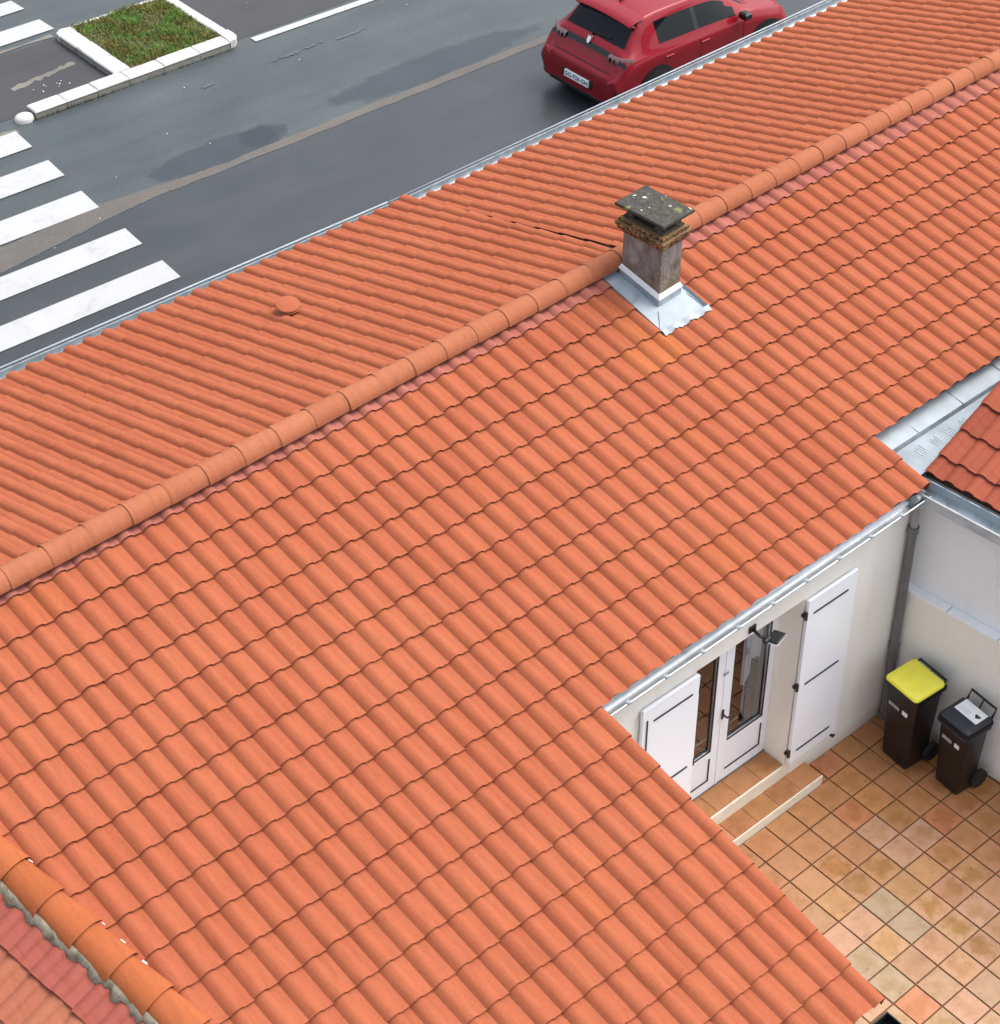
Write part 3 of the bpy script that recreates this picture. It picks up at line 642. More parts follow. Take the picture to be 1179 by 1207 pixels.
# ------------------------------------------------------------------ ridge caps
def cap_mesh(L, r0, r1, rise, name, mat, n=14, span=1.0, thk=.013):
    """half-round cap along +x, wide end first"""
    V = []; F = []
    sec = [(0, r0), (.02, r0), (L, r1)]
    for x, r in sec:
        for j in range(n+1): t = math.pi*(j/n)*span+math.pi*(1-span)/2; V.append((x, -r*math.cos(t), r*math.sin(t)*rise))
    for j in range(n+1): t = math.pi*(j/n)*span+math.pi*(1-span)/2; V.append((.03, -(r0-thk)*math.cos(t), (r0-thk)*math.sin(t)*rise))
    k = n+1
    for i in range(2):
        for j in range(n): F.append((i*k+j, (i+1)*k+j, (i+1)*k+j+1, i*k+j+1))
    for j in range(n): F.append((3*k+j, j, j+1, 3*k+j+1))
    me_ = bpy.data.meshes.new(name); me_.from_pydata([tuple(c*S for c in q) for q in V], [], F); me_.polygons.foreach_set('use_smooth', [True]*len(F)); me_.set_sharp_from_angle(angle=R_(40))
    me_.materials.append(mat); return me_
RC = cap_mesh(1.32, .416, .392, 1.0, 'ridge_tile', M['ridge'])
ridge = empty('ridge', (0, 0, 0)); ridge.parent = house; ridge.location = Vector((-8, 12.3, 13))*S-wloc(house)
rx0 = -24.60
for i in range(46):
    s_ = rx0+i*1.247
    # wide, lapping end towards +X: caps laid from the right
    p = Vector((0, 12.39, 12.945))+Rd*s_
    d = Rd.copy(); side = Vector((0, 0, 1)).cross(d).normalized()
    Mw = Matrix(((d.x, side.x, 0, p.x*S), (d.y, side.y, 0, p.y*S), (0, 0, 1, p.z*S), (0, 0, 0, 1))) @ Matrix.Translation((0, random.gauss(0, .0015), random.gauss(0, .0006))) @ Matrix.Rotation(random.gauss(0, .004), 4, 'Z')
    if not seen(p, 90): continue
    if 1.9 < p.x-0 < 3.2: pass
    o = bpy.data.objects.new('ridge_tile', RC); o.parent = ridge; o.matrix_local = Matrix.Translation(-wloc(ridge)) @ Mw; link(o)
mb = MB(); a0 = Vector((0, 12.39, 12.60))
mb.add([a0+Rd*-28+Vector((0, -.26, 0)), a0+Rd*40+Vector((0, -.26, 0)), a0+Rd*40+Vector((0, .3, 0)), a0+Rd*-28+Vector((0, .3, 0)), a0+Rd*-28+Vector((0, 0, .45)), a0+Rd*40+Vector((0, 0, .45))], [(0, 1, 5, 4), (1, 2, 5), (2, 3, 4, 5), (3, 0, 4), (0, 3, 2, 1)])
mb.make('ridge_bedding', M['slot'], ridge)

# ------------------------------------------------------------------ gutters
def gutter(A, B, r, out, name, parent, mat, brackets=0, back=None, droop=0):
    """half-round channel from A to B, centre line at rim level; out = horizontal unit vector away from the house"""
    A, B = Vector(A), Vector(B); out = Vector(out).normalized(); n = 12; V = []; F = []
    prof = [(-math.cos(math.pi*j/n)*r, -math.sin(math.pi*j/n)*r) for j in range(n+1)]     # -out side (house) to +out side
    bead = [(r+.03+.03*math.cos(t), .0+.03*math.sin(t)) for t in (math.pi, math.pi*.6, math.pi*.2, -math.pi*.2, -math.pi*.6)]
    outer = [(x*1.06, z*1.06) for x, z in prof[::-1]]
    sec = [(-r, .10)]+prof+bead+outer
    k = len(sec)
    for p in (A, B): V += [p+out*x+Vector((0, 0, z)) for x, z in sec]
    F = [(j, j+1, k+j+1, k+j) for j in range(k-1)]
    F += [tuple(range(1, n+2)), tuple(range(k+1, k+n+2))[::-1]]
    o_ = obj(name, V, F, mat, parent, smooth=True, sharp=50); 
    for i in range(brackets):
        p = A+(B-A)*((i+.5)/brackets); t = (B-A).normalized()*.055; pr = [(x*1.10, z*1.10) for x, z in prof[::1]]; pr = [(-r*1.1, .1)]+pr+[(r*1.1+.07, .02), (r*1.1+.07, .075), (r*.75, .06)]
        V2 = [p-t+out*x+Vector((0, 0, z)) for x, z in pr]+[p+t+out*x+Vector((0, 0, z)) for x, z in pr]; k2 = len(pr)
        obj('gutter_bracket', V2, [(j, j+1, k2+j+1, k2+j) for j in range(k2-1)], M['zinc_light'], parent)
    return o_
oN = Vector((.0164, -1, 0)).normalized()
gc = empty('gutter_run', (0, 0, 0)); gc.parent = house; gc.location = Vector((-3, .4, 9.6))*S-wloc(house)
gutter((-10.02, .36, 9.66), (2.95, .57, 9.66), .215, oN, 'gutter', gc, M['zinc'], brackets=9)
gutter((2.95, .575, 9.64), (3.62, .585, 9.64), .20, oN, 'gutter', gc, M['zinc_dark'])
mb = MB(); mb.tube([(3.02, .52, 9.74), (3.30, .60, 9.62)], .13, 12); mb.make('gutter_joint', M['zinc'], gc)
# street gutter: two runs meeting at the joint of the roofs
of = Vector((0, 1, 0))
gs = empty('gutter_run', (0, 0, 0)); gs.parent = house; gs.location = Vector((0, 24, 9.6))*S-wloc(house)
gutter((-24, 23.72, 9.68), (1.3, 23.60, 9.68), .36, of, 'gutter', gs, M['zinc_dark'], brackets=0)
gutter((1.34, 23.62, 9.68), (31, 24.62, 9.68), .32, Vector((-.03, 1, 0)), 'gutter', gs, M['zinc_dark'], brackets=0)
mb = MB(); mb.tube([(-24, 24.17, 9.76), (1.3, 24.05, 9.76)], .035, 6); mb.tube([(1.34, 24.02, 9.76), (31, 25.02, 9.76)], .035, 6); mb.make('gutter_bead', M['zinc_light'], gs, smooth=True)
# downpipe in the corner
dp = empty('downpipe_run', (0, 0, 0)); dp.parent = house; dp.location = Vector((3.42, .62, 0))*S-wloc(house)
mb = MB(); mb.tube([(3.40, .58, 9.45), (3.40, .66, 9.2), (3.42, .66, 8.3)], .13, 14); mb.make('downpipe', plain('pale_pipe', (.30, .295, .30), .45), dp, smooth=True, sharp=60)
mb = MB(); mb.tube([(3.42, .66, 8.3), (3.43, .66, .0)], .15, 14); mb.make('downpipe', M['grey_pvc'], dp, smooth=True, sharp=60)
for z in (8.25, 3.3, .12):
    mb = MB(); mb.tube([(3.42, .66, z-.12), (3.42, .66, z+.12)], .185, 14); mb.make('pipe_collar', M['grey_pvc'], dp, smooth=True, sharp=50)
# black gutter end at the low corner
mb = MB(); zb = 7.22
mb.box(-16, -10.45, -10.45, -9.98, zb-.30, zb-.27); mb.box(-16, -10.45, -10.47, -10.43, zb-.3, zb); mb.box(-10.5, -9.95, -10.55, -9.90, zb-.42, zb-.38)
mb.box(-10.5, -9.95, -10.55, -10.50, zb-.38, zb-.02, bev=.01); mb.box(-10.5, -9.95, -9.95, -9.90, zb-.38, zb-.02, bev=.01); mb.box(-9.99, -9.95, -10.50, -9.95, zb-.38, zb-.02, bev=.01)
mb.tube([(-10.22, -10.22, zb-.4), (-10.22, -10.22, zb-.1)], .16, 14, caps=False)
mb.make('rainwater_hopper', M['led'], house)

# ------------------------------------------------------------------ chimney (turned a few degrees)
ch = empty('chimney', (0, 0, 0)); ch.parent = house; CH = Vector((2.02, 11.20, 12.2)); ch.location = CH*S-wloc(house)
ca = R_(4.2); cr = lambda q: (CH.x+(q[0])*math.cos(ca)-(q[1])*math.sin(ca), CH.y+(q[0])*math.sin(ca)+(q[1])*math.cos(ca), q[2])
def cbox(name, x0, x1, y0, y1, z0, z1, mat, bev=.02, sub=0): mb = MB(); mb.box(x0, x1, y0, y1, z0, z1, bev=bev); mb.xf(cr); return mb.make(name, mat, ch)
hx, hy = .49, .81
cbox('chimney_shaft', -hx, hx, -hy, hy, 11.8, 14.40, M['chimney'], .03)
rb = random.Random(8)
z = 14.40
for course, (ox, hgt) in enumerate([(.06, .13), (.16, .14), (.22, .14), (.14, .13)]):
    X, Y = hx+ox, hy+ox
    cbox('mortar_bed', -X+.025, X-.025, -Y+.025, Y-.025, z, z+hgt-.004, M['brick_mortar'], .005)
    off = .35*(course % 2)
    def rowx(y0, y1):
        x = -X
        while x < X-.02:
            x2 = min(X, x+(.72 if x > -X else .72-off)); cbox('brick', x+.012, x2-.012, y0, y1, z+.018, z+hgt-.014, M['brick'], .012); x = x2
    rowx(-Y-rb.uniform(0, .01), -Y+.2); rowx(Y-.2, Y)
    def rowy(x0, x1):
        y = -Y+.2
        while y < Y-.22:
            y2 = min(Y-.2, y+(.72 if y > -Y+.2 else .55-off/2)); cbox('brick', x0-rb.uniform(0, .01), x1, y+.012, y2-.012, z+.018, z+hgt-.014, M['brick'], .012); y = y2
    rowy(-X, -X+.2); rowy(X-.2, X)
    z += hgt
cbox('mortar_cap', -hx-.02, hx+.02, -hy-.02, hy+.02, z, z+.10, M['slab'], .03)
for sx in (-1, 1):
    for sy in (-1, 1): cbox('support', sx*.36-.13, sx*.36+.13, sy*.58-.14, sy*.58+.14, z+.10, 15.37, M['slab'], .01)
cbox('flue', -.3, .3, -.5, .5, z+.10, z+.2, M['slot'], .01)
P = MB(); P.box(-.73, .73, -1.03, 1.03, 15.38, 15.50, bev=.02); P.xf(cr); P.make('cap_slab', M['slab'], ch)
# flashing: apron plates, soakers and upstand
m0, m1, n0, n1 = FL
def fl(m, n, h): return tuple(PN.at(m, n, h))
def zface(mb, pts): mb.add(pts, [tuple(range(len(pts)))])
base = [cr((-hx-.05, -hy-.05, 0)), cr((hx+.05, -hy-.05, 0)), cr((hx+.05, hy+.05, 0)), cr((-hx-.05, hy+.05, 0))]
def on_plane(x, y, h):
    # z of the near slope at x,y
    Nn = PN.N; zz = PN.O.z-((x-PN.O.x)*Nn.x+(y-PN.O.y)*Nn.y)/Nn.z; return (x, y, zz+h)
bl = [on_plane(q[0], q[1], .05) for q in base]; bu = [on_plane(q[0], q[1], .42) for q in base]
# foot ring a bit further out
ring = [cr((-hx-.22, -hy-.20, 0)), cr((hx+.22, -hy-.20, 0)), cr((hx+.22, hy+.1, 0)), cr((-hx-.22, hy+.1, 0))]; rg = [on_plane(q[0], q[1], .055) for q in ring]
outr = [fl(m0, n1, .045), fl(m1, n1, .045), fl(m1, n0+.08, .045), fl(m0, n0+.08, .045)]
lip = [fl(m0, n1, .15), fl(m1, n1, .19), fl(m1, n0+.08, .15), fl(m0, n0+.08, .15)]
mb = MB()
for i in range(4):
    j = (i+1) % 4; zface(mb, [outr[i], outr[j], rg[j], rg[i]]); zface(mb, [rg[i], rg[j], bl[j], bl[i]])
    zface(mb, [outr[j], outr[i], lip[i], lip[j]])
mb.make('flashing_tray', M['zinc_light'], ch)
mb = MB()
for i in range(4):
    j = (i+1) % 4; zface(mb, [bl[i], bl[j], bu[j], bu[i]])
mb.make('flashing_upstand', M['zinc'], ch)
mb = MB(); o1 = [on_plane(q[0], q[1], .36) for q in [cr((-hx-.075, -hy-.075, 0)), cr((hx+.075, -hy-.075, 0)), cr((hx+.075, hy+.075, 0)), cr((-hx-.075, hy+.075, 0))]]; o2 = [(x, y, z_+.16) for x, y, z_ in [on_plane(q[0], q[1], .34) for q in [cr((-hx-.01, -hy-.01, 0)), cr((hx+.01, -hy-.01, 0)), cr((hx+.01, hy+.01, 0)), cr((-hx-.01, hy+.01, 0))]]]
for i in range(4): j = (i+1) % 4; zface(mb, [o1[i], o1[j], o2[j], o2[i]]); zface(mb, [bl[i], bl[j], o1[j], o1[i]][:0] or [o1[j], o1[i], (o1[i][0], o1[i][1], o1[i][2]-.05), (o1[j][0], o1[j][1], o1[j][2]-.05)])
mb.make('cement_fillet', M['coping'], ch)
for (p, q) in ((fl(m0+.02, -3.2, .065), tuple((Vector(rg[3])*.45+Vector(rg[0])*.55)+Vector((0, 0, .02)))), (outr[0], rg[0]), (outr[1], rg[1]), (fl(m1, -3.2, .065), tuple((Vector(rg[2])*.4+Vector(rg[1])*.6)+Vector((0, 0, .02))))):
    mb = MB(); mb.tube([Vector(p)+Vector((0, 0, .02)), Vector(q)+Vector((0, 0, .02))], .02, 6); mb.make('solder_seam', M['zinc'], ch)
# dressed wavy front edge over the tiles
P = []
for i in range(26):
    m = m0+(m1-m0+.05)*i/25; fr = (m % 1); hgt = float(np.interp(fr, [a__ for a__, _ in PROF]+[1], [h for _, h in PROF]+[0]))
    P.append([fl(m, n1-.02, .20), fl(m, n1+.05+.02*math.sin(i*1.7), hgt+LIFT*.8+.05), fl(m, n1+.16+.02*math.sin(i*2.3), hgt+LIFT*.7+.02)])
mb = MB(); mb.grid(P); mb.make('flashing_apron', M['zinc_light'], ch, smooth=True)

# ------------------------------------------------------------------ roof vent on the far slope
vt = empty('roof_vent', (0, 0, 0)); vt.parent = house; VP = Vector((-6.95, 18.55, 11.35)); vt.location = VP*S-wloc(house)
Nf = PF.N; t1 = Rd; t2 = Nf.cross(t1)
def lathe(name, prof, mat, parent, c, n_, t1, t2, k=24, tilt=None):
    V = []; F = []
    for r, h in prof:
        for j in range(k): t = 2*math.pi*j/k; V.append(c+t1*(r*math.cos(t))+t2*(r*math.sin(t))+n_*h)
    for i in range(len(prof)-1):
        for j in range(k): F.append((i*k+j, i*k+(j+1) % k, (i+1)*k+(j+1) % k, (i+1)*k+j))
    F.append(tuple(range(k))[::-1]); F.append(tuple(range((len(prof)-1)*k, len(prof)*k)))
    return obj(name, V, F, mat, parent, smooth=True, sharp=35)
lathe('vent_base', [(.34, .0), (.30, .12), (.26, .26)], M['slot'], vt, VP, Nf, t1, t2)
lathe('vent_dish', [(.22, .20), (.42, .25), (.46, .30), (.44, .32), (.40, .29)], M['ridge'], vt, VP, Nf, t1, t2)
tn = Vector((-.06, -.12, 1)).normalized(); u1 = (t1-tn*t1.dot(tn)).normalized(); u2 = tn.cross(u1)
lathe('vent_cap', [(.37, .37), (.40, .39), (.38, .42), (.25, .445), (.05, .455)], M['tile'], vt, VP+Vector((0, .06, .13)), tn, u1, u2)

# ================================================================== LEFT WING (hip ridge tiles, mortar, lower-left slope)
wing = empty('side_wing', (-26, 2, 8), 'side wing with big orange cap tiles bedded in grey mortar, lower left', 'house')
def plane_z(x, y): return on_plane(x, y, 0)[2]
HC = cap_mesh(1.36, .54, .42, .80, 'cap_tile', M['hip'], span=.98, thk=.03)
hd = Vector((hipd.x, hipd.y, -.2414*abs(hipd.y))).normalized()
for i in range(-2, 7):
    # lapping end is the lower one
    y_end = 3.58-(i-1)*1.178*.96
    p = Vector((hip_x(y_end)-.02, y_end, 0)); p.z = plane_z(p.x, p.y)+.0
    d = -hd; side = Vector((0, 0, 1)).cross(d).normalized(); up = d.cross(side)
    Mw = Matrix(((d.x, side.x, up.x, p.x*S), (d.y, side.y, up.y, p.y*S), (d.z, side.z, up.z, p.z*S), (0, 0, 0, 1))) @ Matrix.Translation((0, random.gauss(0, .002), random.uniform(0, .003))) @ Matrix.Rotation(-.012, 4, 'Y')
    o = bpy.data.objects.new('cap_tile', HC); o.parent = wing; o.matrix_local = Matrix.Translation(-wloc(wing)) @ Mw; link(o)
# wing slope plane
wq = R_(16); perp = Vector((hipd.y, -hipd.x, 0)).normalized()            # towards -X
p0 = Vector((hip_x(4.8)-.38, 4.8, plane_z(hip_x(4.8), 4.8)-.03))
DW = (perp+Vector((0, 0, -math.tan(wq)))).normalized()
# courses run parallel to the cap line, which itself falls with the near slope
UW = hd.copy(); NW = UW.cross(-DW)
if NW.z < 0: NW = -NW
NW.normalize()
WT = tile_mesh('roof_tile', M['tile_wing']); WTr = tile_mesh('roof_tile_upper', terracotta('wing_clay_upper', (.30, .078, .052), (.335, .088, .057), (.36, .098, .064)))
for m in range(-6, 16):
    for n in range(1, 5):
        p = p0+UW*(m*W)+DW*(1.02+(n-1)*CL)
        if not seen(p+DW*-.5, 60): continue
        X_ = UW; Y_ = -DW
        Mw = Matrix(((X_.x, Y_.x, NW.x, p.x*S), (X_.y, Y_.y, NW.y, p.y*S), (X_.z, Y_.z, NW.z, p.z*S), (0, 0, 0, 1)))
        o = bpy.data.objects.new('roof_tile', WTr if n == 1 else WT); o.parent = wing; o.matrix_local = Matrix.Translation(-wloc(wing)) @ jit(Mw); link(o)
A_ = p0+UW*-6-NW*.04+DW*-.3; B_ = p0+UW*14-NW*.04+DW*-.3
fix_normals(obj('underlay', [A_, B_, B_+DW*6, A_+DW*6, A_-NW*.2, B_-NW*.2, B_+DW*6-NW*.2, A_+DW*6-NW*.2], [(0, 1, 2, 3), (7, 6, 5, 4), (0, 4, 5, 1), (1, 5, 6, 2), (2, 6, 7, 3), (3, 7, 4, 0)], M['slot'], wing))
mb = MB(); mb.box(-32, -26.6, -6, 9, -.4, 8.4); mb.make('wall', M['render'], wing)
# mortar bedding: lumpy strip
P = []; rb = random.Random(5)
for i in range(150):
    s_ = -5+i*.12; c = p0+UW*s_; fr = ((s_/W) % 1); hgt = float(np.interp(fr, [a__ for a__, _ in PROF]+[1], [h for _, h in PROF]+[0]))
    dn = .17+(.10 if fr > .62 or fr < .04 else 0)*rb.uniform(.7, 1.1)+rb.gauss(0, .025)
    P.append([c-DW*.10+NW*.16, c+DW*.02+NW*(.24+rb.gauss(0, .008)), c+DW*(dn*.55)+NW*(.20+rb.gauss(0, .012)), c+DW*dn+NW*(hgt+.075), c+DW*(dn+.03)+NW*(hgt*.8-.02)])
mb = MB(); mb.grid(P); mb.make('mortar_bedding', M['mortar'], wing, smooth=True)
for (mm, dn) in ((1.0, 0), (2.2, 0), (3.3, 0), (4.6, 0)):
    pass
# white drips of cement beside the caps on the near slope
mb = MB(); rb = random.Random(15)
for q in [(-24.50, 4.80), (-24.29, 3.62), (-24.02, 2.55), (-23.90, 1.9), (-23.79, 1.2), (-23.70, .72), (-23.62, .35), (-23.55, .05)]:
    x, y = q; c = Vector(on_plane(x, y, .075)); l = Vector((hipd.x, hipd.y, -.24))
    L = rb.uniform(.06, .16); ww = rb.uniform(.012, .03)
    mb.prism([(c.x-ww, c.y), (c.x+ww, c.y+.01), (c.x+l.x*L+ww, c.y+l.y*L), (c.x+l.x*L-ww*.5, c.y+l.y*L)], c.z-.1, c.z+.035)
o = mb.make('cement_drips', M['coping'], wing); tag(o, kind='stuff')

# ================================================================== RIGHT-HAND ANNEX
annex = empty('annex', (6, .5, 0), 'right-hand annex with a redder tiled roof, zinc gutter and pale wall above the white coping', 'house')
wx = lambda y: 3.66+.1*(.8-y)
rn = Vector((1, .1, 0)).normalized(); rt = Vector((.1, -1, 0)).normalized()
def wallbox(off0, off1, s0, s1, z0, z1, mat, name, parent, bev=0):
    mb = MB(); mb.box(off0, off1, s0, s1, z0, z1, bev=bev)
    mb.xf(lambda q: (3.66+.0+rn.x*q[0]+rt.x*q[1], .8+rn.y*q[0]+rt.y*q[1], q[2])); return fix_normals(mb.make(name, mat, parent))
wallbox(.0, .62, -.6, 14, -.4, 5.50, M['render'], 'wall', annex)
wallbox(.62, 1.2, -.6, 14, -.4, 9.75, M['render_w'], 'wall', annex) if False else wallbox(.30, 1.2, -.6, 14, 5.50, 9.60, M['render_w'], 'wall', annex)
for s0, s1 in ((-.12, 1.62), (1.65, 3.5), (3.53, 5.4), (5.43, 7.4)): wallbox(-.06, .296, s0, s1, 5.50, 5.62, M['coping'], 'coping_stone', annex, .015)
# annex roof
aq = R_(19.3); DA = Vector((-math.cos(aq)*rn.x, -math.cos(aq)*rn.y, -math.sin(aq))); UA = -rt   # towards +Y
T1 = Vector((4.62, 1.02, 10.30))
PA = Slope(T1-DA*CL*1, -UA, DA)   # rows: n=1 tip at T1 ; U towards -Y
AT = tile_mesh('roof_tile', M['tile_red'])
ax = empty('roof_slope', (0, 0, 0)); ax.parent = annex; ax.location = Vector((7, 0, 10))*S-wloc(annex)
NA = PA.U.cross(-PA.D)
if NA.z < 0: NA = -NA
PA.N = NA.normalized()
for n in range(-6, 2):
    for m in range(0, 12):
        p = PA.at(m, n)
        if not seen(PA.at(m+.5, n-.5), 70): continue
        Mw = jit(Matrix(((PA.U.x, -PA.D.x, PA.N.x, p.x*S), (PA.U.y, -PA.D.y, PA.N.y, p.y*S), (PA.U.z, -PA.D.z, PA.N.z, p.z*S), (0, 0, 0, 1))))
        o = bpy.data.objects.new('roof_tile', AT); o.parent = ax; o.matrix_local = Matrix.Translation(-wloc(ax)) @ Mw; link(o)
# eave course, shorter exposure
me_s = tile_mesh('roof_tile_eave', M['tile_red'])
for m in range(0, 12):
    p = PA.at(m, 1)+PA.D*.72-PA.N*.03
    if not seen(p, 70): continue
    Mw = jit(Matrix(((PA.U.x, -PA.D.x, PA.N.x, p.x*S), (PA.U.y, -PA.D.y, PA.N.y, p.y*S), (PA.U.z, -PA.D.z, PA.N.z, p.z*S), (0, 0, 0, 1))))
    o = bpy.data.objects.new('roof_tile', AT); o.parent = ax; o.matrix_local = Matrix.Translation(-wloc(ax)) @ Mw; link(o)
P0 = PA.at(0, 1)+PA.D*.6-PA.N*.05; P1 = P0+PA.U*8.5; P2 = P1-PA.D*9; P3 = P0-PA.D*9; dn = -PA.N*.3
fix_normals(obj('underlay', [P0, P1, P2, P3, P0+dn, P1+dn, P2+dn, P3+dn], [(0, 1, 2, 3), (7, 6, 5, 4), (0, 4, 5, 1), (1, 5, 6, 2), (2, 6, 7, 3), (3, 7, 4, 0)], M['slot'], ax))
# annex gutter
ga = empty('gutter_run', (0, 0, 0)); ga.parent = annex; ga.location = Vector((3.7, -1, 9.7))*S-wloc(annex)
gA = Vector((3.60, .78, 9.74)); gB = gA+rt*6.5
gutter(gA, gB, .20, -rn, 'gutter', ga, M['zinc_dark'], brackets=0)
mb = MB(); mb.box(-.04, .0, -.1, 6.6, 9.60, 9.99); mb.xf(lambda q: (gA.x+.24+rn.x*q[0]+rt.x*q[1], gA.y+rn.y*q[0]+rt.y*q[1], q[2])); fix_normals(mb.make('fascia', M['zinc_light'], ga))
mb = MB(); mb.box(-.27, -.20, 0, 6.5, 9.42, 9.76); mb.xf(lambda q: (gA.x+rn.x*q[0]+rt.x*q[1], gA.y+rn.y*q[0]+rt.y*q[1], q[2])); fix_normals(mb.make('gutter_front', M['zinc'], ga))
# ------------------------------------------------------------------ zinc valley between the roofs
val = empty('valley_gutter', (6, 2.3, 10), 'bright zinc valley sheets with a dark channel between the orange and the red roof', 'valley gutter')
zs = 10.02
def vrow(x): return x
PV = []
for i in range(60):
    x = 3.76+i*.22; wv = .03*math.sin(i*.22/W*2*math.pi)*1.0
    PV.append([(x, 3.60+.0164*x, zs+.22), (x, 2.85+.0164*x, zs+.10+wv), (x, 2.28+.014*x, zs)])
mb = MB(); mb.grid(PV); mb.make('valley_sheet', M['zinc_light'], val, smooth=True)
mb = MB(); mb.add([(3.76, 2.33, zs), (17, 2.52, zs), (17, 2.36, zs-.30), (3.76, 2.16, zs-.30)], [(0, 1, 2, 3)]); mb.add([(3.76, 2.16, zs-.30), (17, 2.36, zs-.30), (17, 2.35, zs+.02), (3.76, 2.15, zs+.02)], [(0, 1, 2, 3)]); mb.make('channel', M['zinc_dark'], val)
mb = MB(); mb.add([(3.76, 2.15, zs+.02), (17, 2.35, zs+.02), (17, 1.2, zs+.02), (3.76, .95, zs+.02)], [(3, 2, 1, 0)]); mb.make('valley_sheet', plain('wet_zinc', (.25, .295, .33), .55, .1, .2, 3), val)
for x in (5.35, 7.6, 9.9):
    mb = MB(); mb.tube([(x, 3.1, zs+.13), (x+.02, 2.36, zs+.02)], .016, 6); mb.make('sheet_joint', M['zinc'], val)
mb = MB(); mb.add([(3.75, 3.3, 9.7), (3.75, 1.1, 9.7), (3.75, 1.1, zs+.0), (3.75, 3.3, zs+.10)], [(0, 1, 2, 3)]); mb.box(3.76, 17, .9, 3.3, 9.62, 9.70); mb.make('valley_board', M['zinc_light'], val)

mb = MB(); rb = random.Random(31)  # roof tile reflections on the zinc sheet, laid on as thin dark strips
for i in range(9):
    for j in range(4):
        x = 4.55+i*.72+j*.095; y0 = 1.52+.05*(j % 2)+rb.uniform(-.03, .03); mb.box(x, x+.045, y0, y0+.36, zs+.018, zs+.034)
o = mb.make('tile_reflection', M['zinc_dark'], val); tag(o, kind='stuff')

# ================================================================== WALL LAMP
lamp = empty('wall_lamp', (-3.62, .80, 8.33), 'black floodlight on a short arm above the glazed doors', 'wall lamp')
mb = MB(); mb.box(-3.76, -3.48, .795, .845, 8.20, 8.46, bev=.02); mb.make('mounting_plate', M['led'], lamp)
mb = MB(); mb.tube([(-3.62, .80, 8.33), (-3.60, .52, 8.24), (-3.48, .40, 8.16)], .05, 8); mb.make('arm', M['led'], lamp, smooth=True)
mb = MB(); mb.tube([(-3.60, .34, 8.13), (-3.36, .38, 8.13)], .085, 10); mb.make('pivot', M['led'], lamp, smooth=True, sharp=50)
mb = MB(); mb.box(-.27, .27, -.21, .21, -.035, .035, bev=.03); Rl = Matrix.Rotation(R_(14), 3, 'Z') @ Matrix.Rotation(R_(-10), 3, 'X')
mb.xf(lambda q: tuple(Rl @ Vector(q)+Vector((-3.16, .29, 8.10)))); mb.make('lamp_head', M['led'], lamp)
mb = MB(); mb.box(-.30, .30, -.20, .20, -.055, -.047); mb.xf(lambda q: tuple(Rl @ Vector(q)+Vector((-3.16, .29, 8.10)))); mb.make('lens', M['sticker'], lamp)

